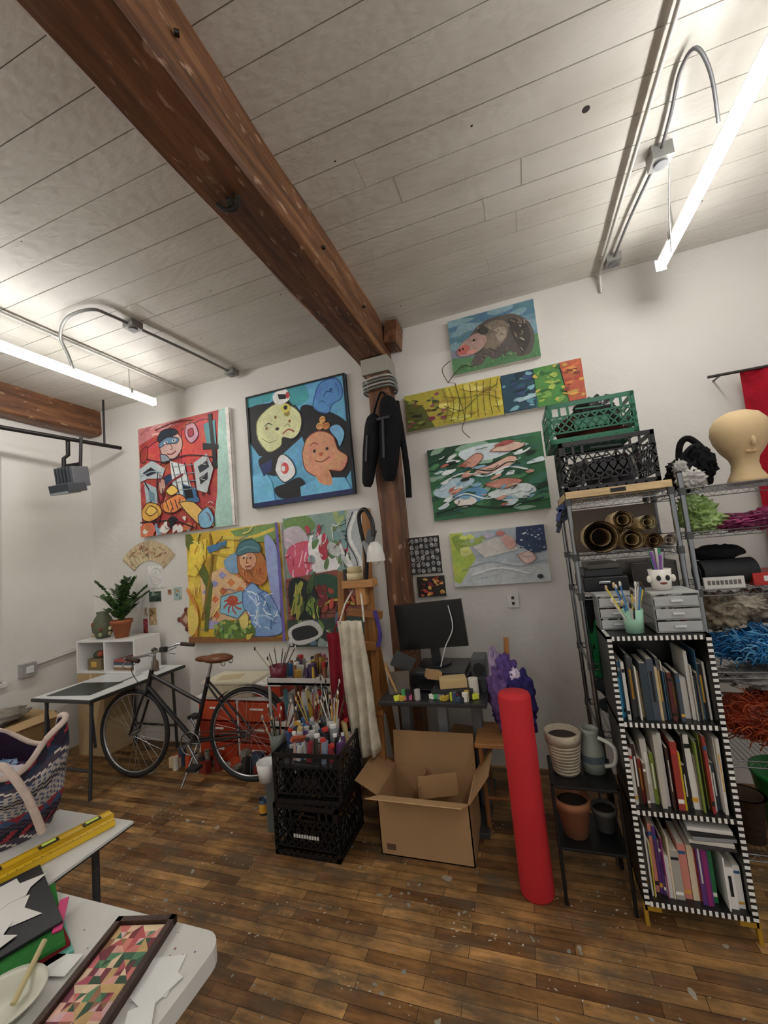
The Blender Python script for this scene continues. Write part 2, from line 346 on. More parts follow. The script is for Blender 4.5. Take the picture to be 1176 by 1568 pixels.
# ------------------------------------------------------------------ paintings
class P(B):
    def __init__(s,name,x0,x1,z0,z1,bg,rot=0,th=.035,edge='e6e2d8',ol=None):
        super().__init__(name);s.w=x1-x0;s.h=z1-z0;s.k=0;s.th=th;s.ol=ol
        cx,cz=(x0+x1)/2,(z0+z1)/2
        s.M=Matrix.Translation((cx,WY1-.001,cz))@Matrix.Rotation(math.radians(rot),4,'Y')@Matrix.Translation((-s.w/2,0,-s.h/2))
        s.box((0,-th,0),(s.w,0,s.h),edge,'painted_canvas');s.poly(bg,[(0,0),(1,0),(1,1),(0,1)])
    def poly(s,col,pts,bump=True):
        if bump: s.k+=1
        y=-s.th-.0003-.00018*s.k
        cl=[(min(1,max(0,p[0])),min(1,max(0,p[1]))) for p in pts]
        a=sum(cl[i][0]*cl[(i+1)%len(cl)][1]-cl[(i+1)%len(cl)][0]*cl[i][1] for i in range(len(cl)))
        if abs(a)<1e-7: return
        if a<0: cl=cl[::-1]
        s.add([(u*s.w,y,v*s.h) for u,v in cl],[tuple(range(len(cl)))],col,'painted_canvas')
    def blob(s,col,pts,ol=None):
        s.poly(col,[(p.x,p.y) for p in smooth_path([(a,b_,0) for a,b_ in pts],6,True)])
        o=ol or s.ol
        if o: s.line(o,.008,list(pts)+[pts[0]])
    def ell2(s,col,cu,cv,ru,rv,rot=0,n=24):
        c,si=math.cos(math.radians(rot)),math.sin(math.radians(rot));pts=[]
        for i in range(n):
            a=2*math.pi*i/n;x=ru*math.cos(a);y=rv*math.sin(a);pts.append((cu+x*c-y*si,cv+x*si+y*c))
        s.poly(col,pts)
    def line(s,col,w,pts,sm=True):
        q=smooth_path([(a,b_,0) for a,b_ in pts],6) if sm and len(pts)>2 else [Vector((a,b_,0)) for a,b_ in pts]
        l=[];r_=[];s.k+=1
        for i,p in enumerate(q):
            t=(q[min(i+1,len(q)-1)]-q[max(i-1,0)])
            if t.length<1e-6: continue
            t.normalize();nn=Vector((-t.y,t.x,0))*w/2;l.append((p+nn));r_.append((p-nn))
        for i in range(len(l)-1): s.poly(col,[(l[i].x,l[i].y),(l[i+1].x,l[i+1].y),(r_[i+1].x,r_[i+1].y),(r_[i].x,r_[i].y)],False)
    def scat(s,seed,n,cols,reg,sz,asp=1.6,rot=None):
        r_=random.Random(seed);o=s.ol;s.ol=None
        for i in range(n):
            u=r_.uniform(reg[0],reg[1]);v=r_.uniform(reg[2],reg[3]);z=r_.uniform(.5,1.2)*sz
            a=r_.uniform(0,180) if rot is None else rot+r_.uniform(-25,25)
            k=[];m=7
            for j in range(m):
                t=2*math.pi*j/m;rr=z*r_.uniform(.6,1.25);x=rr*math.cos(t)*asp;y=rr*math.sin(t)
                ca,sa=math.cos(math.radians(a)),math.sin(math.radians(a));k.append((u+x*ca-y*sa,v+x*sa+y*ca))
            s.blob(r_.choice(cols),k)
        s.ol=o
    def strokes(s,seed,n,cols,reg,ln,w,rot=None):
        r_=random.Random(seed)
        for i in range(n):
            u=r_.uniform(reg[0],reg[1]);v=r_.uniform(reg[2],reg[3]);a=math.radians(r_.uniform(0,360) if rot is None else rot+r_.uniform(-30,30));l=ln*r_.uniform(.5,1.2);c=r_.uniform(-.9,.9)
            s.line(r_.choice(cols),w*r_.uniform(.6,1.3),[(u,v),(u+l*.5*math.cos(a),v+l*.5*math.sin(a)),(u+l*.5*math.cos(a)+l*.5*math.cos(a+c),v+l*.5*math.sin(a)+l*.5*math.sin(a+c))])
# P1 red / grey cubist figure
p=P('red_figure_painting',-3.64,-2.49,1.99,3.12,'b43a33',0)
p.scat(101,18,['bc4038','ac342e','b83c35'],(.02,.85,.1,.95),.08)
p.ol='3a1a1c'
p.poly('c9787a',[(0,1),(.5,1),(.3,.93),(0,.84)]);p.strokes(1,10,['d99a96','b0605f','dba7a2'],(.02,.4,.9,.98),.14,.012,0)
p.poly('a9cfc2',[(.9,1),(1,1),(1,0),(.78,0),(.84,.3),(.87,.7)]);p.poly('e9e3dc',[(.965,1),(1,1),(1,.0),(.975,0)])
p.line('5b1f1f',.012,[(.2,.95),(.5,.98),(.86,.9)]);p.blob('c83a31',[(.5,.9),(.8,.93),(.82,.6),(.7,.42),(.5,.5)])
p.blob('c9463a',[(.1,.8),(.24,.84),(.3,.7),(.2,.6),(.08,.66)]);p.blob('a02a28',[(.02,.78),(.1,.82),(.1,.7),(.03,.68)])
# tilted masked face with dark cap
p.blob('c9a49a',[(.27,.86),(.38,.91),(.48,.85),(.50,.75),(.42,.66),(.30,.68),(.25,.77)]);p.blob('26313f',[(.22,.86),(.28,.93),(.40,.93),(.46,.88),(.36,.85),(.27,.82)]);p.blob('5d86a4',[(.24,.82),(.34,.86),(.46,.83),(.44,.79),(.32,.80),(.25,.78)])
p.ell2('e2dcd4',.32,.815,.022,.014,15);p.ell2('1c1c22',.325,.815,.009,.01);p.ell2('e2dcd4',.41,.82,.022,.014,5);p.ell2('1c1c22',.41,.82,.009,.01)
p.line('7a4038',.008,[(.37,.80),(.39,.75),(.365,.745)]);p.line('7a2028',.010,[(.33,.71),(.38,.70),(.43,.72)]);p.blob('8c9aa6',[(.25,.72),(.32,.70),(.36,.64),(.27,.64)])
p.blob('c98fa0',[(.55,.93),(.64,.93),(.68,.82),(.6,.76),(.54,.84)]);p.blob('a8324c',[(.57,.88),(.62,.89),(.63,.83),(.58,.82)])
p.poly('4e8f97',[(.74,.9),(.86,.92),(.86,.7),(.76,.72)]);p.poly('14161c',[(.72,.74),(.88,.7),(.88,.66),(.72,.68)]);p.poly('14161c',[(.79,.98),(.83,.98),(.86,.5),(.82,.5)])
p.poly('b9c4c8',[(.0,.62),(.16,.68),(.3,.58),(.26,.5),(.1,.52),(0,.5)]);p.poly('1e2733',[(.04,.58),(.14,.62),(.22,.56),(.1,.54)]);p.line('8c9aa6',.012,[(.02,.55),(.14,.58),(.26,.55)])
p.poly('a9b8be',[(.05,.5),(.2,.42),(.2,.22),(.08,.24)]);p.line('22252c',.014,[(.06,.5),(.13,.36),(.1,.22)]);p.line('22252c',.012,[(.22,.56),(.2,.4),(.24,.24)]);p.poly('6b8c9c',[(.1,.42),(.17,.38),(.17,.3),(.11,.32)])
p.blob('1c3a5c',[(.28,.5),(.36,.52),(.38,.44),(.3,.42)]);p.blob('c99a8a',[(.22,.46),(.28,.5),(.3,.4),(.24,.36)])
p.poly('d3d8d6',[(.36,.64),(.52,.58),(.6,.3),(.44,.28),(.38,.42)]);p.poly('3d6f9b',[(.48,.42),(.62,.36),(.66,.24),(.5,.22)]);p.poly('12151c',[(.5,.4),(.58,.37),(.6,.28),(.52,.28)])
for i in range(6): p.line('1a1c22',.010,[(.38+.07*i,.62-.01*i),(.46+.06*i,.28)],False)
for i in range(4): p.line('7f8c94',.007,[(.39,.58-.07*i),(.76,.56-.07*i)],False)
p.poly('b9c0c2',[(.62,.58),(.76,.64),(.82,.5),(.74,.3),(.64,.34)]);p.poly('2b2f38',[(.66,.54),(.76,.58),(.78,.52),(.68,.48)]);p.poly('2b2f38',[(.67,.44),(.76,.48),(.76,.42),(.68,.38)])
p.line('30202a',.01,[(.1,.7),(.3,.64),(.55,.66),(.82,.6)]);p.line('7c1e22',.02,[(.2,.1),(.3,.4),(.5,.5)])
p.blob('e0a83c',[(.02,.24),(.1,.3),(.22,.26),(.24,.18),(.12,.13),(.03,.16)]);p.blob('f0c456',[(.06,.22),(.12,.27),(.2,.22),(.12,.18)])
p.blob('e88a3e',[(.26,.28),(.44,.33),(.52,.26),(.4,.18),(.28,.2)]);p.blob('f0c456',[(.3,.38),(.38,.42),(.44,.36),(.36,.33)])
for i in range(4): p.line('1b1b22',.008,[(.30+.05*i,.29),(.33+.05*i,.2)],False)
p.blob('e8b95a',[(.44,.26),(.6,.24),(.74,.1),(.8,.02),(.68,.02),(.54,.14)]);p.blob('7fb6d2',[(.64,.12),(.74,.18),(.8,.08),(.76,.01),(.66,.02)])
p.poly('d9654a',[(0,.1),(.12,.14),(.18,.06),(.14,0),(0,0)]);p.scat(3,16,['1b1b22','e5dfd6','c76a3a','7e9fb4'],(.05,.6,.0,.12),.03);p.line('1b1b22',.012,[(.0,.13),(.2,.12),(.4,.1),(.6,.02)])
p.strokes(4,26,['1b1b22','5b1f1f','c9c4bc','7c1e22'],(.04,.8,.05,.62),.08,.006);p.fin()
# P2
p=P('cartoon_heads_painting',-2.29,-1.27,2.12,3.17,'5fb0d8',0,edge='17181d')
p.poly('14161c',[(.0,.92),(.25,.9),(.5,.97),(.5,.68),(.56,.55),(.3,.4),(.1,.45),(0,.6)]);p.poly('3f9fa8',[(.0,1),(.3,1),(.26,.92),(0,.9)]);p.blob('3f9fa8',[(.42,.98),(.6,1),(.64,.86),(.5,.82)])
p.blob('14161c',[(.56,.8),(.75,.75),(.95,.62),(1,.5),(.98,.2),(.82,.1),(.7,.3),(.56,.5)])
p.blob('4f8fd0',[(.7,.86),(.76,.96),(.9,.98),(.96,.9),(.95,.8),(.86,.76),(.82,.70),(.74,.72),(.68,.78)],'1d4a86');p.line('1d4a86',.007,[(.78,.84),(.82,.88),(.88,.86)]);p.ell2('1d4a86',.86,.89,.014,.012);p.line('1d4a86',.007,[(.74,.8),(.77,.81),(.8,.79)]);p.line('2a66ac',.006,[(.9,.94),(.93,.88),(.92,.82)])
p.blob('dfe0a6',[(.1,.6),(.1,.75),(.2,.84),(.34,.88),(.48,.82),(.56,.72),(.54,.6),(.46,.54),(.36,.57),(.33,.5),(.2,.47)],'6a6a3a')
for q in [(.2,.68),(.3,.76),(.44,.7)]: p.ell2('8a5a2a',q[0],q[1],.014,.014)
p.line('1c1c1c',.008,[(.18,.7),(.22,.72),(.26,.7)]);p.ell2('1c1c1c',.31,.655,.02,.014);p.line('9c3b2c',.012,[(.36,.6),(.42,.63),(.48,.6)]);p.ell2('9c8f3a',.42,.77,.03,.024);p.line('8a8a50',.006,[(.14,.6),(.22,.55),(.3,.56)]);p.line('8a8a50',.006,[(.38,.66),(.42,.68),(.44,.65)])
p.line('15161c',.012,[(.5,.83),(.56,.72),(.54,.6),(.46,.54),(.36,.57)]);p.blob('f0efe9',[(.3,.97),(.42,.99),(.46,.9),(.38,.86),(.3,.89)]);p.poly('1a1a1f',[(.34,.96),(.43,.94),(.42,.9),(.35,.91)]);p.ell2('b84a35',.44,.93,.02,.03)
p.ell2('e3d85a',.41,.82,.045,.04);p.ell2('151515',.41,.825,.02,.02)
p.blob('e09a74',[(.54,.4),(.6,.52),(.72,.56),(.84,.5),(.88,.38),(.96,.3),(.9,.2),(.78,.22),(.68,.18),(.56,.26)],'7a2f1c')
for q in [(.66,.4),(.78,.4)]: p.ell2('241511',q[0],q[1],.014,.014)
p.line('7a2f1c',.008,[(.66,.32),(.72,.30),(.8,.33)]);p.ell2('ba4a34',.72,.365,.022,.016);p.line('7a2f1c',.008,[(.62,.45),(.66,.47),(.7,.45)])
p.ell2('e2a15c',.73,.60,.035,.03);p.ell2('c9783a',.79,.59,.035,.03);p.ell2('e2a15c',.76,.65,.03,.03)
for q in ((.73,.6),(.79,.59),(.76,.65)): p.line('6b3a14',.005,[(q[0]-.025,q[1]),(q[0],q[1]+.012),(q[0]+.025,q[1])])
p.blob('76bce6',[(.82,.56),(.9,.58),(.95,.5),(.9,.4),(.88,.46)]);p.blob('15161c',[(.1,.42),(.26,.44),(.34,.34),(.28,.25),(.14,.3)]);p.poly('6cc0ea',[(0,.28),(.16,.3),(.22,.2),(.24,.04),(0,.04)])
p.poly('1a2b66',[(.1,.36),(.24,.4),(.22,.3),(.14,.26)]);p.blob('efefef',[(.26,.3),(.3,.4),(.36,.42),(.44,.34),(.46,.24),(.36,.18),(.3,.22)],'15161c');p.ell2('d84a3a',.36,.30,.04,.05);p.ell2('f2f2f2',.345,.30,.02,.025)
p.blob('15161c',[(.24,.14),(.36,.17),(.5,.2),(.56,.1),(.5,.04),(.3,.05)]);p.poly('6cc0ea',[(.5,.12),(.68,.17),(.92,.14),(.97,.04),(.5,.04)]);p.blob('dd9b6c',[(.66,.2),(.78,.22),(.8,.1),(.7,.12)])
p.poly('17245c',[(0,0),(1,0),(1,.04),(0,.04)]);p.poly('17181d',[(0,0),(.02,0),(.02,1),(0,1)]);p.poly('17181d',[(.98,0),(1,0),(1,1),(.98,1)]);p.poly('17181d',[(0,.985),(1,.985),(1,1),(0,1)])
p.fin()
# P3 bearded man in cap, checkered ground
p=P('yellow_surreal_painting',-3.08,-2.02,.93,1.96,'dcb92c',0)
p.scat(103,24,['e6c640','cfa822','d9b93a','b8921e'],(.02,.98,.1,.98),.08,2.2,50)
p.poly('a9a4cf',[(.26,.62),(.42,.66),(.5,.4),(.4,.12),(.2,.12)]);p.poly('e3b98a',[(.14,.58),(.4,.66),(.8,.4),(.78,.2),(.3,.18),(.16,.22)])
for i in range(6):
    for j in range(6):
        if (i+j)%2: 
            u=.16+.09*i;v=.24+.07*j;p.poly('d7773f' if (i+2*j)%3 else '9a96c8',[(u,v),(u+.045,v+.035),(u+.09,v),(u+.045,v-.035)])
p.poly('8cc4d8',[(.36,.40),(.58,.44),(.64,.3),(.52,.20),(.34,.26)]);p.line('3f6f86',.008,[(.36,.40),(.58,.44),(.64,.3),(.52,.20),(.34,.26),(.36,.4)],False);p.ell2('c8573a',.48,.36,.06,.045)
for a in range(8):
    t=a*math.pi*2/8;p.line('b5452c',.014,[(.48,.34),(.48+.06*math.cos(t),.33+.05*math.sin(t)),(.48+.10*math.cos(t+.3),.32+.08*math.sin(t+.3))])
p.poly('5f6b2a',[(.0,1),(.06,1),(.28,.52),(.2,.1),(.16,.1),(.2,.5),(.0,.9)]);p.line('8c6a18',.02,[(.28,.98),(.28,.7),(.14,.2)]);p.poly('f0d13c',[(.05,.9),(.24,.94),(.22,.75),(.1,.6),(.0,.62)]);p.strokes(31,14,['6b5a18','f6e27a','a5831c'],(.02,.26,.1,.95),.14,.01,75)
p.poly('3f78a8',[(.24,.86),(.46,.9),(.44,.84),(.26,.8)]);p.poly('7a9a55',[(.5,.98),(.98,1),(.98,.84),(.62,.86)]);p.line('d8c04a',.03,[(.4,.93),(.7,.9),(.95,.95)]);p.line('c6a22a',.025,[(.3,.8),(.5,.76),(.62,.82)]);p.strokes(32,12,['6b5a18','5c7c3c','f6e27a','4a7ca0'],(.3,.95,.8,.97),.12,.01,10)
p.blob('7aa0c0',[(.42,.72),(.56,.78),(.62,.7),(.56,.6),(.46,.62)]);p.blob('b86c2c',[(.56,.74),(.62,.80),(.76,.80),(.84,.70),(.86,.56),(.80,.48),(.70,.50),(.64,.52),(.57,.60)],'7a4414')
p.blob('d99c78',[(.58,.75),(.66,.79),(.75,.74),(.74,.65),(.66,.61),(.59,.66)],'8a5232')
p.blob('4c7c86',[(.55,.78),(.60,.86),(.72,.88),(.80,.82),(.79,.76),(.68,.77),(.58,.75)],'2a4a52');p.line('6fa0a6',.012,[(.58,.79),(.68,.82),(.78,.79)])
p.line('e8dcd0',.008,[(.61,.735),(.64,.745),(.66,.735)]);p.ell2('3c2a22',.63,.725,.010,.008);p.ell2('3c2a22',.70,.72,.010,.008);p.line('8a4c30',.008,[(.665,.73),(.655,.685),(.675,.68)]);p.line('8a3028',.009,[(.64,.65),(.67,.645),(.70,.655)])
p.strokes(33,26,['e0944c','8a4c1c','c9783a'],(.60,.80,.50,.64),.06,.008,-80)
p.blob('9aa7dc',[(.86,.9),(.96,.8),(.98,.5),(.94,.12),(.9,.3),(.86,.6)])
p.blob('7da3d4',[(.6,.42),(.7,.5),(.78,.44),(.88,.38),(.96,.2),(.94,.06),(.66,.06),(.66,.22),(.6,.3)],'3c5c94');p.line('b7d0ec',.02,[(.66,.4),(.74,.3),(.72,.14)]);p.line('4a6ea8',.014,[(.78,.4),(.86,.26),(.86,.1)]);p.line('b7d0ec',.016,[(.7,.2),(.8,.22),(.92,.16)])
p.strokes(34,24,['b7d0ec','4a6ea8','e0ecf8','5f86bc'],(.66,.92,.08,.42),.09,.01)
p.line('d9892f',.03,[(.0,.5),(.1,.3),(.08,.06)]);p.blob('e8c95c',[(.0,.3),(.08,.34),(.12,.2),(.06,.08),(0,.1)])
p.poly('8a5a2c',[(0,0),(1,0),(1,.035),(0,.06)]);p.blob('5f7f38',[(.3,.14),(.4,.2),(.5,.17),(.6,.2),(.7,.12),(.66,.04),(.32,.04)]);p.scat(8,26,['7fa04c','47662c','9ab45c','d9c24c'],(.32,.66,.05,.18),.02)
p.blob('e6cf70',[(.56,.2),(.64,.24),(.64,.14),(.58,.12)]);p.poly('6a5aa8',[(.97,0),(1,0),(1,1),(.975,1)]);p.strokes(35,14,['8a5a2c','a9701c','efdc7a','7c6a9c'],(.05,.5,.1,.6),.09,.007);p.fin()
# P4
p=P('abstract_garden_painting',-1.99,-1.19,.88,1.99,'7d8f86',0)
p.poly('87a59a',[(.0,1),(1,1),(1,.5),(0,.6)]);p.blob('6d9150',[(.02,.98),(.3,1),(.4,.9),(.2,.84),(.05,.88)]);p.blob('c7b9c4',[(.0,.9),(.2,.92),(.3,.8),(.1,.74),(0,.78)])
p.blob('d3516e',[(.05,.76),(.3,.8),(.42,.7),(.3,.56),(.1,.52),(.02,.62)]);p.strokes(41,14,['e8a0b0','a8304c','efc4cc'],(.04,.36,.55,.78),.12,.014)
p.blob('e9e7e6',[(.3,.78),(.46,.84),(.56,.7),(.66,.6),(.5,.52),(.34,.56)]);p.blob('b3263f',[(.42,.74),(.5,.78),(.54,.68),(.46,.64)])
p.scat(11,22,['f0efec','23262b','b9344e','8fa5a6','5f7f4c','dfe3e0'],(.3,.75,.6,.9),.045);p.scat(12,26,['6c8f57','9ab072','c0c7c2','4a5d4c','7aa0a0'],(.55,.98,.62,.98),.04);p.strokes(42,30,['2c332f','e9e7e6','4a5d4c','8c2f44'],(.3,.95,.55,.97),.1,.008)
p.blob('b8bfc2',[(.8,1),(.98,1),(.98,.5),(.86,.46),(.78,.7)]);p.line('e8e8e4',.03,[(.9,.98),(.8,.8),(.9,.6),(.84,.46)]);p.line('3c4448',.012,[(.86,.98),(.76,.8),(.86,.6),(.8,.46)]);p.poly('8a4a40',[(.0,.52),(.6,.56),(1,.48),(1,.1),(0,.1)])
for i in range(7): p.line('5a2a26',.008,[(0,.5-.06*i),(1,.46-.06*i)],False)
for i in range(7):
    for j in range(8): p.line('5a2a26',.008,[(.06+.13*j+(.06 if i%2 else 0),.495-.06*i),(.06+.13*j+(.06 if i%2 else 0),.44-.06*i)],False)
p.blob('1d2626',[(.06,.5),(.2,.52),(.34,.44),(.4,.3),(.36,.2),(.1,.22),(.03,.36)]);p.scat(13,16,['6f8a3a','9c9a3e','3f5a2e','c2b352'],(.08,.4,.24,.48),.035,2.6,70);p.strokes(43,16,['c2c052','7c9a3c','1d2626'],(.08,.5,.2,.46),.12,.01,80)
p.blob('274f3a',[(.34,.5),(.5,.54),(.7,.46),(.62,.36),(.44,.38)]);p.line('b99b3c',.02,[(.4,.3),(.6,.34),(.8,.3)]);p.scat(14,18,['a33a2c','c2502f','6b2420','46331f','2c5a3c'],(.4,.95,.2,.44),.035)
p.poly('35443c',[(0,.2),(1,.22),(1,0),(0,0)]);p.scat(15,22,['5b6f8c','8d9a96','2c2f33','c9ccc4','6c8747'],(.05,.95,.02,.18),.04);p.blob('c5c6c2',[(.02,.14),(.3,.2),(.42,.1),(.2,.02),(.04,.04)]);p.blob('25292c',[(.06,.13),(.28,.16),(.36,.09),(.10,.05)]);p.fin()
# P5 bear
p=P('grazing_bear_painting',-.355,.29,2.93,3.375,'6f93a4',0)
p.poly('567f9c',[(0,1),(1,1),(1,.75),(0,.8)]);p.scat(23,12,['7fa3b4','5c8796','86a8b2'],(.02,.98,.5,.98),.1,2.5,0);p.poly('5a8a5c',[(0,.3),(.5,.2),(1,.4),(1,0),(0,0)]);p.poly('8b8f9c',[(0,.45),(.2,.4),(.3,.25),(0,.3)])
p.blob('635b56',[(.3,.72),(.45,.84),(.6,.86),(.78,.82),(.92,.62),(.96,.35),(.9,.1),(.76,.08),(.68,.2),(.5,.12),(.42,.2),(.34,.08),(.22,.12),(.3,.36),(.2,.5)])
p.blob('8b7b6c',[(.38,.7),(.55,.8),(.68,.7),(.66,.45),(.5,.3),(.38,.4)]);p.blob('4a4541',[(.7,.76),(.86,.68),(.92,.4),(.84,.14),(.76,.3),(.72,.5)]);p.blob('a79a88',[(.54,.62),(.64,.66),(.66,.5),(.58,.4)])
p.strokes(51,50,['b9ab98','57504a','7d7368','8b7b6c'],(.34,.9,.16,.78),.07,.012,-70)
p.blob('b5948a',[(.08,.42),(.20,.58),(.36,.64),(.44,.50),(.36,.34),(.22,.28),(.10,.31)]);p.strokes(52,12,['d0b0a6','94766c','c98a80'],(.18,.38,.38,.56),.06,.01,20);p.blob('c4605a',[(.08,.42),(.18,.49),(.23,.41),(.18,.33),(.10,.34)]);p.blob('d98c84',[(.2,.36),(.3,.36),(.28,.30),(.2,.31)]);p.ell2('1b1816',.29,.53,.014,.02);p.ell2('2a2522',.11,.41,.014,.022);p.ell2('2a2522',.15,.42,.012,.02);p.blob('4b4540',[(.36,.64),(.40,.76),(.47,.64),(.42,.58)])
p.strokes(53,26,['6f9a62','4c7050','8fae6a','3c5c44'],(.02,.95,.0,.12),.06,.01,80);p.fin()
# P6
p=P('yellow_panorama_painting',-.77,-.015,2.55,2.85,'b0a32e',0)
p.poly('cbb92f',[(.5,0),(1,0),(1,1),(.45,1)]);p.poly('5b5f26',[(0,0),(.3,0),(.2,.6),(0,.9)]);p.scat(31,36,['7a2f3c','93405a','3c4a22','86903a','6b5a20','2c331a'],(.02,.42,.05,.9),.04,1.2);p.scat(32,14,['d9cf5a','a98f28','e5da6a'],(.4,.98,.1,.9),.06)
for i in range(9): p.line('5d5a20',.007,[(.4+.07*i,.05),(.46+.06*i,.5),(.42+.07*i,.95)])
p.line('5d5a20',.012,[(.42,.5),(.6,.3),(.8,.6),(.98,.4)]);p.line('5d5a20',.012,[(.42,.75),(.7,.6),(.98,.8)]);p.strokes(61,24,['5d5a20','8a7c24','efe58a'],(.4,.96,.05,.95),.07,.006);p.fin()
p=P('rainbow_landscape_painting',-.01,.545,2.55,2.845,'3f7d8c',0)
p.poly('25495c',[(0,1),(.45,1),(.4,0),(0,0)]);p.scat(33,26,['5b97ac','1d3640','7fb5c0','394f7c','2c6a78'],(.02,.4,.05,.95),.045);p.poly('a9c6cf',[(.15,.3),(.55,.42),(.58,.34),(.2,.22)]);p.poly('4f8f3c',[(.42,0),(.8,0),(.72,1),(.42,1)])
p.scat(34,30,['7bb04a','a9c24c','2e6b34','d0b94a'],(.42,.78,.05,.95),.038);p.poly('c2562c',[(.8,0),(1,0),(1,1),(.74,1)]);p.scat(35,28,['e0742e','b8351f','e7a23c','8f2a1e','c9a03c'],(.74,.98,.05,.95),.035);p.fin()
# P7
p=P('green_bathers_painting',-.63,.22,1.81,2.375,'2f6b42',0)
p.poly('1d4630',[(0,1),(.4,1),(.2,.6),(0,.7)]);p.scat(41,34,['1f5236','4b8a55','8fb59a','173a28','37735c'],(.02,.98,.02,.98),.05,2.4,20)
p.blob('d5e3e8',[(.3,.9),(.6,.95),(.8,.85),(.6,.74),(.36,.76)]);p.blob('b9d3df',[(.02,.4),(.2,.55),(.4,.5),(.3,.38),(.12,.3)]);p.blob('5b93c0',[(.2,.3),(.4,.4),(.5,.3),(.36,.18)]);p.blob('dfe8e8',[(.5,.28),(.8,.36),(.9,.24),(.7,.14)])
p.scat(43,30,['e9f1f1','8fbad2','1f5236','37735c','d5e3e8'],(.05,.95,.1,.9),.03,2.6,20)
O='5c2c24'
p.blob('e2b6a2',[(.42,.62),(.56,.66),(.72,.74),(.78,.68),(.66,.58),(.5,.55)],O);p.blob('d59884',[(.3,.72),(.44,.84),(.5,.78),(.4,.66)],O);p.blob('e8c2ae',[(.56,.84),(.72,.93),(.86,.86),(.74,.8)],O);p.blob('c9806e',[(.48,.4),(.64,.46),(.8,.4),(.66,.32)],O);p.blob('efe6dd',[(.2,.24),(.34,.28),(.4,.2),(.28,.14)])
p.blob('b34a4a',[(.6,.9),(.7,.95),(.78,.92),(.68,.88)]);p.line('16251c',.014,[(.4,.64),(.56,.58),(.7,.66),(.8,.62)]);p.line('e9f0f0',.02,[(.1,.5),(.3,.6),(.5,.52),(.7,.6),(.9,.5)]);p.line('e9f0f0',.016,[(.1,.2),(.3,.32),(.5,.22),(.8,.28)]);p.line('172c22',.02,[(.02,.1),(.3,.16),(.6,.08),(.95,.14)])
p.scat(42,24,['e9f1f1','7fb0cc','d59884','16251c','b8604c'],(.1,.92,.1,.8),.022,2.4,20);p.strokes(71,50,['16251c','e9f1f1','2c5c8c','0f2c1c','a5c8b0'],(.04,.94,.05,.92),.1,.008,15);p.fin()
# P8
p=P('pale_garden_painting',-.525,.155,1.295,1.70,'b4bfc6',0)
p.poly('c9cfd2',[(0,.5),(1,.3),(1,0),(0,0)]);p.poly('b5c94e',[(0,1),(.14,1),(.26,.5),(.06,.05),(0,.1)]);p.blob('8aa33c',[(.02,.9),(.12,.95),(.18,.7),(.1,.6)]);p.blob('d8df8c',[(.1,.7),(.2,.72),(.22,.6),(.12,.56)])
p.scat(51,22,['9bc0d4','e6e9ea','c8bfd6','a2b45c','d4dc6a'],(.1,.5,.65,.95),.035);p.poly('d9d6cf',[(.24,.72),(.6,.9),(.72,.6),(.36,.5)]);p.poly('2c3d63',[(.72,1),(1,1),(1,.55),(.86,.5),(.7,.72)]);p.scat(52,34,['7f93b8','dfe4ea','1b2745'],(.74,.98,.58,.96),.012,1)
p.blob('dba79c',[(.56,.82),(.64,.86),(.7,.7),(.62,.62)]);p.blob('e3c4b8',[(.7,.5),(.82,.55),(.88,.42),(.78,.34)],'a87868');p.blob('c9827c',[(.5,.93),(.56,.97),(.6,.9),(.54,.86)]);p.line('8c9aa6',.012,[(.1,.3),(.4,.42),(.7,.3),(.98,.38)]);p.line('e9ebeb',.03,[(.2,.2),(.5,.3),(.8,.16)])
p.strokes(81,14,['9aa6ae','e9ebeb','a9b4bc'],(.2,.9,.1,.6),.12,.008,10);p.ell2('2c333c',.9,.1,.03,.04);p.fin()
p=P('grey_dots_painting',-.86,-.61,1.41,1.70,'2b2b2e',0,.03)
r_=random.Random(3)
for i in range(6):
    for j in range(6): p.ell2('8b8b8c' if (i+j)%2 else 'b5b4b2',.1+.16*i+r_.uniform(-.02,.02),.1+.16*j+r_.uniform(-.02,.02),.06,.06);p.ell2('55555a',.1+.16*i,.1+.16*j,.02,.02)
p.strokes(91,20,['6a6a6c','c9c8c6'],(.05,.95,.05,.95),.2,.012);p.fin()
p=P('small_red_painting',-.82,-.60,1.235,1.39,'2a1a18',0,.03);p.scat(61,26,['c2402a','d9762e','8b1f1c','101010','e0b04a'],(.05,.95,.05,.95),.07);p.fin()
p=B('paper_fan');vs=[];fs=[];n=24;cx,cz=-3.61,1.50
for i in range(n+1):
    a=math.radians(38+104*i/n);yy=WY1-.004-(.008 if i%2 else 0)
    vs+=[(cx+.25*math.cos(a),yy,cz+.25*math.sin(a)),(cx+.45*math.cos(a),yy,cz+.45*math.sin(a))]
for i in range(n): fs.append((2*i,2*i+2,2*i+3,2*i+1))
p.add(vs,fs,'c9b48c','painted_canvas')
r_=random.Random(8)
for i in range(34):
    a=math.radians(r_.uniform(44,136));q=r_.uniform(.29,.41)
    p.obox((cx+q*math.cos(a),WY1-.016,cz+q*math.sin(a)),(r_.uniform(.01,.05),.001,r_.uniform(.004,.014)),(0,r_.uniform(-60,60),0),r_.choice(['a8683c','8c5a3c','b88c5c','6b7c6c']),'painted_canvas')
p.fin()
p=P('round_sketch',-3.62,-3.42,1.47,1.69,'e3e1dc',0,.003);p.ell2('b9b7b3',.5,.5,.4,.4);p.ell2('e3e1dc',.5,.5,.37,.37);p.strokes(2,12,['a5a29c','b9b6b0'],(.3,.7,.3,.7),.2,.02);p.fin()
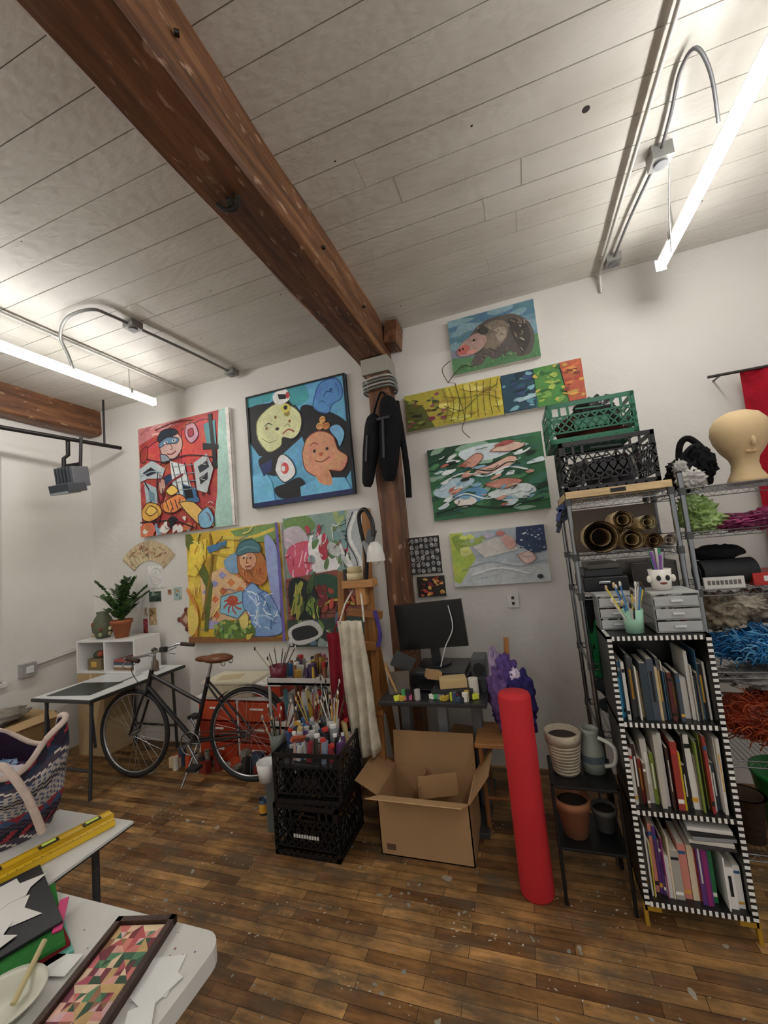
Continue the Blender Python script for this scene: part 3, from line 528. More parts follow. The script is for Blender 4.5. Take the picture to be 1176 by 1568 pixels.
for nme,x,z,w,h,c,cs in [('photo_card',-3.54,1.385,.16,.10,'3c5348',['7f8c6a','232c2a','a5b5b0']),('photo_card',-3.25,1.40,.10,.12,'9fb8b0',['c98a5c','5c7c84']),('photo_card',-3.67,1.24,.05,.09,'c9b9a4',['8c5040']),('red_bookmark',-3.68,1.10,.06,.14,'8f2430',['c9504c']),('photo_card',-3.58,1.19,.10,.17,'b89a6c',['6b4a2c','dbc79c']),('sketch_card',-3.35,1.42,.05,.05,'b98a5c',['5c3a20'])]:
    p=P(nme,x-w/2,x+w/2,z-h/2,z+h/2,c,0,.004);p.scat(5,9,cs,(.15,.85,.15,.85),.1);p.fin()
p=B('diamond_wall_ornament')
p.obox((-3.15,WY1-.008,1.145),(.13,.012,.13),(0,45,0),'8a5440','painted_canvas');p.obox((-3.15,WY1-.016,1.145),(.06,.006,.06),(0,45,0),'c9a48c','painted_canvas')
for dx,dz in ((.09,0),(-.09,0),(0,.09),(0,-.09)): p.ell((-3.15+dx,WY1-.009,1.145+dz),(.025,.008,.025),'6d3a2c')
p.fin()
p=B('dry_branch')
for k in [[(-.40,3.08,2.87),(-.43,3.05,2.97),(-.36,3.06,3.03)],[(-.40,3.08,2.87),(-.28,3.05,2.96),(-.2,3.08,2.95)],[(-.3,3.08,2.56),(-.33,3.05,2.47),(-.28,3.06,2.40)]]:
    p.tube(smooth_path(k,5),.003,'4a3a28','matte',5)
p.tube([(-.40,3.08,2.87),(-.35,3.09,2.86),(-.3,3.08,2.56)],.0025,'4a3a28','matte',5);p.tube([(-.35,3.09,2.86),(-.35,3.149,2.86)],.003,'4a3a28','matte',5);p.fin()
b=B('red_wall_banner');vs=[];fs=[];n=30
for i in range(n+1):
    x=1.40+1.2*i/n;yy=3.05+.018*math.sin(i*1.3)
    for z in (2.52,1.8,1.0): vs.append((x,yy+(.02 if z<2 else 0),z))
for i in range(n):
    for k in range(2): fs.append((i*3+k,i*3+k+1,(i+1)*3+k+1,(i+1)*3+k))
b.add(vs,fs,'a01828','woven_fabric',True);b.cyl((1.23,3.04,2.515),(2.7,3.04,2.515),.009,'5a5a58','metal');b.cyl((1.3,3.04,2.515),(1.3,3.149,2.515),.006,'5a5a58','metal');b.cyl((2.6,3.04,2.515),(2.6,3.149,2.515),.006,'5a5a58','metal');b.fin()
b=B('hanging_tripod_bag')
q=smooth_path([(-.86,2.92,2.80),(-.84,2.90,2.6),(-.87,2.885,2.35),(-.90,2.90,2.14)],5);b.tube(q,[.03,.055,.07,.08,.086,.088,.088,.086,.084,.08,.077,.074,.068,.06,.05,.035],'17171a','woven_fabric',14)
q=smooth_path([(-.98,2.92,2.68),(-1.0,2.90,2.5),(-1.04,2.89,2.3),(-1.08,2.90,2.12)],5);b.tube(q,[.03,.05,.06,.066,.068,.068,.068,.066,.064,.06,.056,.052,.05,.047,.04,.025],'1d1d20','woven_fabric',12)
b.tube(smooth_path([(-.79,2.93,2.75),(-.77,2.92,2.5),(-.76,2.93,2.2),(-.77,2.94,2.0)],5),[.024]*16,'141416','woven_fabric',8)
b.tube(smooth_path([(-.86,2.93,2.80),(-.92,2.96,2.86),(-1.0,2.94,2.66)],5),.008,'141416','woven_fabric',6)
b.obox((-.88,2.798,2.45),(.016,.016,.3),(0,4,0),'2f2f34','satin_plastic');b.obox((-.87,2.81,2.6),(.1,.02,.02),(0,0,0),'2f2f34','satin_plastic');b.obox((-1.03,2.825,2.4),(.014,.014,.2),(0,8,0),'34343a','satin_plastic');b.fin()
# ------------------------------------------------------------------ left side
b=B('folding_table')
b.box((-3.8,2.2,.705),(-3.15,3.1,.73),'2b2b2c','satin_plastic');b.box((-3.79,2.21,.73),(-3.16,3.09,.735),'d9dcdc','satin_plastic')
for x in (-3.74,-3.24):
    b.tube([(x,2.28,.70),(x,2.25,0)],.013,'3c3e40','painted_metal');b.tube([(x,3.03,.70),(x,3.05,0)],.013,'3c3e40','painted_metal')
    b.cyl((x,2.3,.35),(x,2.27,.70),.01,'3c3e40','painted_metal')
b.cyl((-3.74,2.26,.2),(-3.24,2.26,.2),.01,'3c3e40','painted_metal');b.cyl((-3.74,3.04,.2),(-3.24,3.04,.2),.01,'3c3e40','painted_metal');b.fin(.003)
b=B('cutting_mat');b.obox((-3.5,2.42,.738),(.42,.3,.004),(0,0,6),'26302e','satin_plastic');b.fin()
b=B('metal_ruler');b.obox((-3.34,2.62,.737),(.03,.4,.002),(0,0,10),'c9cccc','metal');b.fin()
b=B('cardboard_carton');b.box((-4.16,2.8,0),(-3.82,3.08,.735),'b59a72','cardboard');b.box((-4.0,2.798,.5),(-3.97,2.8,.735),'cfb88f','satin_plastic');b.fin(.004)
b=B('cardboard_carton');b.box((-4.38,1.95,0),(-4.06,2.55,.50),'a98a62','cardboard');b.obox((-4.03,2.25,.485),(.09,.56,.004),(0,25,0),'b8996e','cardboard');b.box((-4.057,2.22,.2),(-4.055,2.27,.5),'cfb88f','satin_plastic');b.fin(.004)
b=B('grey_cloth_bundle');b.ell((-4.22,2.2,.56),(.14,.2,.06),'8c8478','woven_fabric',28,16,.5,4);b.fin()
b=B('cube_shelf')
x0,x1,y0,y1,z0,z1=-4.17,-3.42,2.8,3.08,.737,1.04
b.box((x0,y0,z1-.018),(x1,y1,z1),'e4e3df','satin_plastic');b.box((x0,y0,z0),(x1,y1,z0+.018),'e4e3df','satin_plastic')
for x in (x0,-3.81,x1-.018): b.box((x,y0,z0+.018),(x+.018,y1,z1-.018),'e4e3df','satin_plastic')
b.box((x0,y1-.006,z0),(x1,y1,z1),'d8d7d3','satin_plastic');b.fin(.002)
b=B('decorated_box');b.box((-4.08,2.84,.756),(-3.9,2.98,.86),'7a6a4c');b.obox((-3.99,2.838,.81),(.07,.01,.05),(0,0,0),'c9a24c');b.ell((-4.0,2.91,.885),(.07,.05,.04),'46563f');b.ell((-3.95,2.88,.90),(.03,.03,.03),'a8543c');b.fin(.004)
b=B('stacked_books')
for i in range(4): b.obox((-3.62,2.93,.767+.024*i),(.24,.18,.022),(0,0,R.uniform(-8,8)),['8a6a4c','c9c2b4','3c4c5c','a34a3c'][i],'satin_plastic')
b.fin(.001)
b=B('painted_jar');b.lathe((-3.98,2.93,1.041),[(0,0),(.055,0),(.085,.05),(.095,.12),(.07,.19),(.05,.22),(.055,.25),(.045,.245),(0,.2)],'5c6148','painted_canvas')
for k in range(14): b.ell((-3.98+.088*math.cos(k*.9),2.93+.088*math.sin(k*.9),1.08+.05*(k%3)),(.016,.016,.02),['a99c78','7d4a34','8b9a6c','d4c8a0'][k%4])
b.fin()
b=B('potted_plant');c=(-3.72,2.92,1.041)
b.lathe(c,[(0,0),(.055,0),(.085,.13),(.095,.13),(.095,.165),(.083,.165),(.078,.14),(0,.14)],'9c5836','matte');b.lathe(c,[(0,.145),(.079,.145)],'2c2018')
r_=random.Random(5)
for k in range(26):
    a=r_.uniform(0,6.28);sp=r_.uniform(.05,.30);hh=r_.uniform(.12,.46)
    pp=smooth_path([(c[0],c[1],c[2]+.14),(c[0]+sp*.35*math.cos(a),c[1]+sp*.3*math.sin(a),c[2]+.14+hh*.6),(c[0]+sp*math.cos(a),c[1]+sp*.6*math.sin(a),c[2]+.14+hh)],7)
    b.tube(pp,.004,'3f5a2a','leaf',5)
    for i in range(4,len(pp)):
        for sd in (-1,1):
            t=(pp[min(i+1,len(pp)-1)]-pp[i-1]).normalized();sdv=Vector((math.cos(a+1.4*sd),math.sin(a+1.4*sd)*.8,.35)).normalized()
            d=(t*.5+sdv).normalized();L_=r_.uniform(.045,.08);wv=d.cross(Vector((0,0,1)));wv=(wv.normalized() if wv.length>.1 else Vector((1,0,0)))*L_*.3
            q=pp[i];b.add([q,q+d*L_*.4+wv,q+d*L_,q+d*L_*.4-wv,q+d*L_*.5+Vector((0,0,-.004))],[(0,1,4),(1,2,4),(2,3,4),(3,0,4)],r_.choice(['33502a','42652f','28421f','557a3c']),'leaf',True)
b.fin()
b=B('glass_desk_ornament');b.lathe((-3.3,2.9,.736),[(0,0),(.035,0),(.03,.08),(.012,.1),(.012,.16)],'6b5a48','satin_plastic');b.lathe((-3.3,2.9,.896),[(.012,0),(.03,.03),(.0,.05)],'3c3c3a','satin_plastic');b.fin()
b=B('low_storage_cabinet')
b.box((-2.78,2.84,.52),(-1.95,3.12,.545),'dedcd6','satin_plastic')
for x in (-2.78,-2.38,-1.97): b.box((x,2.84,0),(x+.02,3.12,.52),'dedcd6','satin_plastic')
b.box((-2.78,2.84,0),(-1.95,3.12,.03),'dedcd6','satin_plastic');b.box((-2.78,3.1,0),(-1.95,3.12,.52),'c9c6c0','satin_plastic')
for x in (-2.755,-2.355):
    for i,z in enumerate((.04,.2,.36)):
        b.box((x,2.83,z),(x+.37,3.08,z+.145),['b23c1f','98301c','c04c2c'][i],'satin_plastic');b.box((x+.12,2.82,z+.09),(x+.25,2.832,z+.105),'e4ddd2','satin_plastic')
b.fin(.004)
b=B('flat_storage_carton');b.obox((-2.45,2.96,.60),(.46,.26,.105),(0,0,2),'cfc3a6','cardboard');b.obox((-2.45,2.96,.662),(.5,.29,.02),(0,0,2),'d9cfb6','cardboard');b.obox((-2.5,2.94,.673),(.2,.14,.003),(0,0,20),'c2b08c','cardboard');b.fin(.004)
b=B('red_storage_bin');b.box((-2.2,2.86,.547),(-1.96,3.1,.63),'b8361c','satin_plastic');b.box((-2.21,2.85,.63),(-1.95,3.11,.65),'e3dfd6','satin_plastic');b.obox((-2.08,2.96,.66),(.16,.12,.02),(0,0,12),'d9d3c4','cardboard');b.fin(.004)
# items on the floor behind / under the bicycle
b=B('floor_supplies_pile')
for i in range(26):
    x=R.uniform(-2.95,-2.0);y=R.uniform(2.72,2.80);h=R.uniform(.04,.16);c=R.choice(['c2502c','b8322c','2c2c30','d9d3c4','8a8780','e0c9a0','3a4c63','7c2c24'])
    if R.random()<.5: b.obox((x,y,h/2+.002),(R.uniform(.04,.1),.05,h),(0,0,R.uniform(-20,20)),c,'satin_plastic')
    else: b.cyl((x,y,0),(x,y,h),R.uniform(.02,.035),c,'satin_plastic')
b.fin()
# bicycle
b=B('bicycle');b.M=Matrix.Translation((-3.19,2.57,0))@Matrix.Rotation(math.radians(5.4),4,'Z')@Matrix.Rotation(math.radians(-2.5),4,'X')
K='16161a'
for cx in (0,1.05):
    b.torus((cx,0,.34),.322,.018,'1a1a1b','rubber',seg=64,ts=10);b.torus((cx,0,.34),.303,.009,'b9bcc0','metal',seg=64,ts=8)
    b.cyl((cx,-.05,.34),(cx,.05,.34),.018,'9a9da0','metal')
    for k in range(28):
        a=2*math.pi*k/28;a2=a+(.35 if k%2 else -.35)
        b.cyl((cx+.018*math.cos(a2),.03*(1 if k%4<2 else -1),.34+.018*math.sin(a2)),(cx+.30*math.cos(a),0,.34+.30*math.sin(a)),.0014,'c6c8ca','metal',seg=4,caps=False)
def bt(p,q,r=.015,c=K,m='satin_plastic'): b.cyl(p,q,r,c,m,seg=12)
for s_ in (-.045,.045):
    b.tube(smooth_path([(0,s_,.34),(.05,s_,.46),(.125,s_*.8,.64),(.135,0,.67)],5),.010,K,'satin_plastic')
    bt((.57,s_*.6,.28),(1.05,s_*1.2,.34),.009);bt((.70,s_*.4,.72),(1.05,s_*1.2,.34),.008)
bt((.13,0,.655),(.175,0,.83),.019);bt((.175,0,.83),(.2,0,.94),.012,'b9bcc0','metal')
bt((.145,0,.69),(.57,0,.28),.018);bt((.165,0,.79),(.655,0,.56),.015);bt((.57,0,.28),(.71,0,.76),.016);bt((.71,0,.76),(.745,0,.88),.012,'b9bcc0','metal')
b.tube(smooth_path([(.33,-.30,.965),(.2,-.28,.98),(.13,-.18,.96),(.14,0,.95),(.13,.18,.96),(.2,.28,.98),(.33,.30,.965)],6),.011,'b9bcc0','metal')
for s_ in (-1,1): bt((.22,.285*s_,.98),(.34,.302*s_,.963),.017,'3c2a1e','rubber');b.tube([(.2,.25*s_,.96),(.1,.22*s_,.92),(.18,.26*s_,.9)],.005,'a9acb0','metal')
bt((.2,0,.94),(.14,0,.95),.014,'b9bcc0','metal')
b.ell((.80,0,.90),(.13,.085,.035),'6b3a20','satin_plastic');b.ell((.69,0,.90),(.10,.03,.025),'6b3a20','satin_plastic');
for s_ in (-.05,.05): b.torus((.88,s_,.87),.018,.004,'9a9da0','metal',seg=16,ts=5)
b.torus((.57,-.05,.28),.085,.006,'8a8d90','metal',seg=32,ts=6);bt((.57,-.08,.28),(.57,.08,.28),.018,'8a8d90','metal')
for q in range(5):
    a=q*1.256;bt((.57,-.05,.28),(.57+.08*math.cos(a),-.05,.28+.08*math.sin(a)),.006,'8a8d90','metal')
bt((.57,-.075,.28),(.66,-.075,.14),.009,'8a8d90','metal');bt((.57,.075,.28),(.48,.075,.42),.009,'8a8d90','metal')
b.box((.62,-.16,.125),(.70,-.08,.15),'1c1c1c','rubber');b.box((.44,.08,.41),(.52,.16,.435),'1c1c1c','rubber')
b.tube([(.57,-.05,.365),(1.05,-.045,.375)],.004,'55504a','metal',5);b.tube([(.57,-.05,.195),(1.05,-.045,.305)],.004,'55504a','metal',5)
b.torus((1.05,-.045,.34),.035,.006,'77736c','metal',seg=20,ts=5)
n=14;pp=[(1.05+.355*math.cos(math.radians(8+130*i/n)),0,.34+.355*math.sin(math.radians(8+130*i/n))) for i in range(n+1)]
for i in range(n):
    p0,p1=pp[i],pp[i+1];b.add([(p0[0],-.028,p0[2]),(p0[0],.028,p0[2]),(p1[0],.028,p1[2]),(p1[0],-.028,p1[2])],[(0,1,2,3)],K,'satin_plastic')
b.tube([(.62,-.03,.27),(.58,-.16,.02)],.007,'a9acb0','metal');b.tube(smooth_path([(.15,-.1,.93),(.05,-.08,.85),(.1,-.03,.7)],5),.003,'222222','rubber',5)
b.obox((.2,.1,.97),(.05,.04,.04),(0,0,0),'2b2b2b');b.fin()
# ------------------------------------------------------------------ milk crates
def crate(name,x,y,z,w,d,h,col,rot=0):
    b=B(name);b.M=Matrix.Translation((x,y,z))@Matrix.Rotation(math.radians(rot),4,'Z');m='satin_plastic';t=.006
    hx,hy=w/2,d/2
    for sx in (-1,1):
        for sy in (-1,1): b.box((sx*hx-(.018 if sx>0 else 0),sy*hy-(.018 if sy>0 else 0),0),(sx*hx+(0 if sx>0 else .018),sy*hy+(0 if sy>0 else .018),h),col,m)
    zm0=h*.42
    def side(p0,dirx,length):
        nx,ny=-dirx[1],dirx[0]
        def bar(s0,z0,s1,z1,wd=.007):
            a=Vector((p0[0]+dirx[0]*s0,p0[1]+dirx[1]*s0,z0));c=Vector((p0[0]+dirx[0]*s1,p0[1]+dirx[1]*s1,z1))
            dd=(c-a).normalized();nn=Vector((nx,ny,0));up=dd.cross(nn)*wd/2;nn=nn*t
            b.add([a-up,c-up,c+up,a+up,a-up+nn,c-up+nn,c+up+nn,a+up+nn],[(0,1,2,3),(7,6,5,4),(0,4,5,1),(2,6,7,3),(1,5,6,2),(3,7,4,0)],col,m)
        bar(0,h-.012,length,h-.012,.024);bar(0,h-.075,length,h-.075,.009);bar(0,.013,length,.013,.026);bar(0,.055,length,.055,.008)
        n=max(4,round(length/.045));st=length/n
        for i in range(n):
            if not (n*.34<i+.5<n*.66): bar((i+.5)*st,h-.075,(i+.5)*st,h-.02,.012)
            za,zb=.055,h-.075;zm=(za+zb)/2
            bar(i*st,za,(i+1)*st,zm);bar((i+1)*st,za,i*st,zm);bar(i*st,zm,(i+1)*st,zb);bar((i+1)*st,zm,i*st,zb)
        bar(length*.34,h-.045,length*.66,h-.052,.008)
        bar(length*.3,zm0,length*.7,zm0,.05)
    side((-hx,-hy),(1,0),w);side((hx,-hy),(0,1),d);side((hx,hy),(-1,0),w);side((-hx,hy),(0,-1),d)
    for i in range(10):
        a=-hx+w*(i+.5)/10;b.box((a-.005,-hy,.004),(a+.005,hy,.012),col,m)
        a=-hy+d*(i+.5)/10;b.box((-hx,a-.005,.004),(hx,a+.005,.012),col,m)
    if col=='17171a':
        for i in range(10): b.box((-.075+.016*i,-hy-.002,zm0-.009),(-.064+.016*i,-hy-.0005,zm0+.009),'cfcfc8')
    b.fin()
crate('milk_crate',-1.31,2.22,0,.40,.33,.27,'17171a')
crate('milk_crate',-1.30,2.23,.272,.41,.33,.27,'19191c',4)
crate('milk_crate',.47,2.53,1.835,.45,.33,.27,'19191c',0)
crate('milk_crate',.42,2.54,2.108,.43,.33,.22,'12694a',1)
b=B('black_bag_bundle');b.ell((.47,2.53,2.25),(.12,.12,.11),'222226','crinkled_film',30,18,.5,sd=2);b.ell((.35,2.5,2.2),(.1,.1,.06),'4a2c22','woven_fabric',amp=.4);b.ell((.45,2.53,2.16),(.17,.13,.04),'5a2c24','woven_fabric',amp=.3)
for i in range(12): b.obox((.32+.026*i,2.45+.02*(i%4),1.93+.012*(i%3)),(.02,.1,.12),(0,R.uniform(-25,25),R.uniform(0,60)),['2a2a2c','5c5660','8c8a84','3a3236'][i%4],'crinkled_film')
b.fin()
def cup_of_brushes(name,x,y,z,r,h,col,n,L,cols,mat='satin_plastic',sp=.5,base=None):
    b=B(name)
    if base: b.box((x-r*1.3,y-r*1.3,0),(x+r*1.3,y+r*1.3,z),base,'matte')
    b.lathe((x,y,z),[(0,0),(r*.82,0),(r,h),(r*.92,h),(r*.76,.006),(0,.006)],col,mat)
    for i in range(n):
        a=R.uniform(0,6.28);k=R.uniform(.1,.6)*r;l=L*R.uniform(.7,1.1);s_=R.uniform(.1,sp)
        p0=(x+k*math.cos(a)*.5,y+k*math.sin(a)*.5,z+.008);d=Vector((math.cos(a)*s_,math.sin(a)*s_,1)).normalized()
        p1=Vector(p0)+d*l;b.cyl(p0,p1,.0035,R.choice(cols),'satin_plastic',seg=6)
        b.ell(p1,(.006,.006,.014),R.choice(['c9b08a','3a2a20','8c8f94','d9d4c8']),'matte',8,6)
    b.fin()
b=B('paint_jars_pile')
b.box((-1.47,2.08,.46),(-1.13,2.38,.475),'3a3a3c')
JC=['d6d3cc','3a4c73','8f9497','b9a270','5c5148','dad8d4','a4543c','2c2e33','7c8c9c','8b2f3a','3f7c5c','c99a3a','4c6c9c','6b4a7c','caa6a0','1f1f22']
for i in range(52):
    x=-1.46+R.random()*.32;y=2.09+R.random()*.27;h=R.uniform(.05,.14);r=R.uniform(.013,.027)
    b.cyl((x,y,.475),(x+R.uniform(-.02,.02),y,.475+h),r,R.choice(JC),'satin_plastic');b.cyl((x,y,.475+h),(x,y,.49+h),r*.8,R.choice(['e0e0de','202022','b0afac','b8322c','2d5c8a']),'satin_plastic')
for i in range(9): b.obox((-1.44+R.random()*.28,2.1+R.random()*.22,.60),(.028,.02,.10),(R.uniform(-60,60),R.uniform(-60,60),0),R.choice(JC),'satin_plastic')
b.fin()
b=B('hanging_paint_cup');b.lathe((-1.575,2.11,.36),[(.0,0),(.045,.0),(.058,.10),(.053,.10),(.04,.01)],'d9d7d2','satin_plastic');b.tube([(-1.525,2.11,.45),(-1.51,2.11,.47),(-1.49,2.11,.46)],.005,'888888','metal');b.fin()
cup_of_brushes('brush_jar',-1.60,2.27,.42,.05,.13,'6b716c',14,.28,['8c4a3a','2a2c30','9b8b62','b9b4a8'],base='5c5f5c')
cup_of_brushes('brush_jar',-1.22,2.30,.54,.04,.10,'a9a6a0',12,.24,['8c2f2a','2a2c30','c9a24c','e0ddd6'])
cup_of_brushes('brush_jar',-1.36,2.30,.54,.035,.09,'6b7074',12,.26,['8c2f2a','2a2c30','c9a24c','3a5c7c'])
cup_of_brushes('brush_jar',-1.30,2.36,.54,.04,.10,'4a4c50',10,.28,['6b4a2c','2a2c30','c9a24c','8f9497'])
b=B('paint_cart')
for z in (.12,.44,.74):
    b.box((-1.86,2.56,z),(-1.32,2.92,z+.02),'c6c4be','painted_metal')
    for yy in (2.56,2.915): b.box((-1.86,yy,z),(-1.32,yy+.006,z+.05),'c6c4be','painted_metal')
    for xx in (-1.86,-1.326): b.box((xx,2.56,z),(xx+.006,2.92,z+.05),'c6c4be','painted_metal')
for x in (-1.85,-1.33):
    for y in (2.57,2.91): b.cyl((x,y,.05),(x,y,.8),.01,'b9b7b2','painted_metal');b.torus((x,y,.025),.018,.008,'222222','rubber',seg=16)
b.fin(.002)
b=B('art_supplies_clutter')
for z,n,hm in ((.141,40,.22),(.461,60,.24),(.761,64,.13)):
    for i in range(n):
        x=R.uniform(-1.83,-1.35);y=R.uniform(2.58,2.88);h=R.uniform(.03,hm);r=R.uniform(.01,.026)
        c=R.choice(['e4e1da','b8322c','2d5c8a','a9853c','3a3a3e','6c7f4c','b86a7c','dcd9d2','8a5c3c','5a7f8c','c9c4b8','c0a040','4b3a5c','2c2c30','8a8780','55504a'])
        if R.random()<.5: b.obox((x,y,z+h/2),(r*2.4,r*1.6,h),(R.uniform(-12,12),R.uniform(-12,12),R.uniform(0,90)),c,'satin_plastic')
        else: b.cyl((x,y,z),(x,y,z+h),r,c,'satin_plastic',r1=r*R.uniform(.6,1),seg=12)
b.fin()
cup_of_brushes('brush_jar',-1.80,2.62,.762,.065,.1,'6c2233',8,.26,['4a3a2c','c9b79a','26262a'],sp=.7)
b=B('floor_paint_cans')
for x,y,r,h,c,c2 in ((-1.58,2.46,.055,.15,'c9c7c2','e6e3dc'),(-1.72,2.44,.045,.12,'9c9a94','b8322c'),(-1.80,2.36,.03,.09,'3a4c63','d9a23c')):
    b.lathe((x,y,0),[(0,0),(r,0),(r,h),(r*.94,h),(r*.9,h-.008),(0,h-.008)],c,'painted_metal');b.lathe((x,y,h*.15),[(r+.001,0),(r+.001,h*.6)],c2,'satin_plastic');b.tube(smooth_path([(x-r,y,h*.8),(x,y-.03,h*1.35),(x+r,y,h*.8)],6),.002,'8a8d90','metal',5)
b.fin()
# easel + apron
b=B('wooden_easel');W='94622f';wm='wood_grain_z'
b.obox((-1.06,2.60,.98),(.06,.03,1.9),(-4,2.5,0),W,wm)
b.obox((-1.24,2.52,.75),(.05,.03,1.52),(-5,2,0),W,wm);b.obox((-1.0,2.52,.75),(.05,.03,1.52),(-5,-1,0),W,wm)
b.obox((-1.06,2.80,.72),(.05,.03,1.5),(14,0,0),W,wm)
b.obox((-1.12,2.50,.62),(.34,.09,.03),(0,0,0),W,'wood_grain_x');b.obox((-1.12,2.50,1.02),(.32,.05,.05),(0,0,0),W,'wood_grain_x')
b.obox((-1.06,2.53,1.42),(.22,.10,.05),(0,0,0),'b98450','wood_grain_x');b.obox((-1.05,2.53,1.35),(.07,.06,.14),(0,0,0),'b98450',wm)
b.obox((-1.05,2.55,1.22),(.24,.04,.05),(0,8,0),'8f5c30','wood_grain_x');b.box((-1.30,2.44,0),(-1.24,2.72,.03),W,wm);b.box((-1.04,2.44,0),(-.98,2.72,.03),W,wm);b.cyl((-1.16,2.54,1.445),(-1.16,2.54,1.52),.02,'3a3a3c');b.fin(.004)
b=B('masking_tape_roll');b.lathe((-1.09,2.53,1.447),[(.028,0),(.055,0),(.055,.045),(.028,.045),(.028,0)],'d9c9a0','cardboard');b.lathe((-1.09,2.53,1.493),[(.028,0),(.05,0),(.05,.04),(.028,.04),(.028,0)],'cbb88c','cardboard');b.fin()
b=B('clamp_lamp')
b.tube(smooth_path([(-1.0,2.50,1.445),(-.98,2.49,1.6),(-1.0,2.47,1.85),(-.95,2.46,1.9),(-.9,2.44,1.82),(-.89,2.42,1.72)],5),.014,'1b1b1d','painted_metal')
b.lathe((-.885,2.41,1.56),[(.06,0),(.056,.04),(.045,.09),(.025,.12),(0,.125)],'d4d2cc','satin_plastic');b.ell((-.885,2.41,1.57),(.03,.03,.035),'f5f1e4','satin_plastic')
b.obox((-.92,2.45,1.72),(.05,.04,.09),(0,20,0),'55575a','painted_metal');b.obox((-.95,2.46,1.64),(.04,.03,.12),(0,-15,0),'8a8c8e','painted_metal');b.fin()
def drape(name,x0,x1,y,z0,z1,col,amp=.02,fr=5,taper=.0,n=28,m=14,mat='woven_fabric',lean=0):
    b=B(name);vs=[];fs=[]
    for j in range(m+1):
        v=j/m
        for i in range(n+1):
            u=i/n;x=(x0+(x1-x0)*u)+((.5-u)*taper*(1-v))+lean*v
            vs.append((x,y+amp*math.sin(u*fr*6.28+v*1.5)*(.3+.7*v)+.008*math.sin(v*9+u*4),z1+(z0-z1)*v+.02*math.sin(u*7)*v))
    for j in range(m):
        for i in range(n): k=j*(n+1)+i;fs.append((k,k+1,k+n+2,k+n+1))
    b.add(vs,fs,col,mat,True)
    return b
b=drape('hanging_apron',-1.20,-1.0,2.40,.40,1.20,'c4bba8',.03,3,taper=.03,lean=.03)
b.tube([(-1.17,2.40,1.19),(-1.15,2.47,1.3),(-1.1,2.53,1.40)],.006,'d8d2c4','woven_fabric');b.tube([(-1.0,2.40,1.19),(-1.03,2.47,1.3),(-1.06,2.53,1.40)],.006,'d8d2c4','woven_fabric');b.fin(solid=.003)
b=drape('red_cloth',-1.29,-1.13,2.44,.50,1.12,'7c1c28',.02,2.5);b.tube([(-1.24,2.44,1.11),(-1.22,2.5,1.2),(-1.15,2.55,1.3)],.005,'8c1c28','woven_fabric');b.fin(solid=.003)
b=B('purple_ribbon');b.tube(smooth_path([(-.96,2.50,1.24),(-.93,2.48,1.1),(-.95,2.47,1.02)],5),.014,'4b3a7c','woven_fabric');b.fin()
# desk
b=B('work_desk')
b.box((-.94,2.36,.70),(-.30,2.95,.725),'2c2d2f','satin_plastic')
for x in (-.86,-.40):
    b.box((x-.03,2.62,.03),(x+.03,2.70,.70),'6c6e70','painted_metal');b.box((x-.035,2.38,0),(x+.035,2.93,.03),'4a4c4e','painted_metal')
b.box((-.64,2.60,.3),(-.58,2.66,.70),'8a8c8e','painted_metal');b.box((-.86,2.64,.64),(-.40,2.68,.70),'5a5c5e','painted_metal');b.fin(.004)
b=B('computer_tower');b.box((-.82,2.52,.0),(-.66,2.60,.40),'1c1d1f','satin_plastic');b.box((-.80,2.515,.05),(-.68,2.52,.36),'2c2d30','satin_plastic');b.cyl((-.74,2.514,.33),(-.74,2.512,.33),.01,'6b8c9c','satin_plastic');b.fin(.005)
b=B('desktop_monitor')
b.M=Matrix.Translation((-.66,2.74,1.09))@Matrix.Rotation(math.radians(-3),4,'Y')
b.box((-.235,-.012,-.15),(.235,.02,.155),'131315','satin_plastic');b.box((-.228,-.014,-.143),(.228,-.012,.148),'07080a','satin_plastic');b.box((-.03,.02,-.30),(.03,.05,0),'202022','satin_plastic');b.M=Matrix();b.lathe((-.66,2.78,.826),[(0,0),(.11,0),(.11,.012),(0,.016)],'202022','satin_plastic');b.tube(smooth_path([(-.52,2.715,1.22),(-.50,2.69,1.08),(-.56,2.68,.96),(-.6,2.66,.84)],5),.004,'d8d8d6','satin_plastic',5);b.fin(.004)
b=B('inkjet_printer');b.box((-.80,2.62,.727),(-.42,2.92,.80),'28292b','satin_plastic');b.box((-.78,2.60,.80),(-.44,2.92,.825),'38393b','satin_plastic');b.obox((-.61,2.56,.757),(.26,.12,.01),(12,0,0),'1e1f20','satin_plastic');b.fin(.01)
b=B('desk_speaker');b.box((-.40,2.62,.727),(-.31,2.78,.90),'48494c','satin_plastic');b.cyl((-.355,2.618,.84),(-.355,2.61,.84),.035,'1a1a1b');b.fin(.006)
b=B('desk_clutter')
b.obox((-.89,2.5,.82),(.012,.14,.17),(0,-20,20),'b98f5c','cardboard');b.obox((-.83,2.47,.80),(.13,.01,.13),(-20,0,15),'5a5046','matte');b.obox((-.50,2.50,.80),(.16,.10,.05),(0,0,15),'c2a878','cardboard');b.obox((-.5,2.5,.75),(.24,.16,.045),(0,0,0),'26272a');b.obox((-.82,2.56,.90),(.14,.02,.10),(0,30,20),'3a3c3e','satin_plastic');b.obox((-.62,2.52,.835),(.09,.06,.05),(0,15,30),'a9875c','cardboard')
for i in range(24):
    x=R.uniform(-.9,-.34);y=R.uniform(2.375,2.46);c=R.choice(['d9e04a','e8e4da','3fa05c','c9608c','c93a3a','c0a040','8a8c90','2c2d30','3a4c63','b0afac','5c3a2c'])
    if R.random()<.5: b.cyl((x,y,.726),(x,y,.726+R.uniform(.015,.06)),R.uniform(.01,.022),c,'satin_plastic')
    else: b.obox((x,y,.74),(.04,.03,.026),(0,0,R.uniform(0,90)),c)
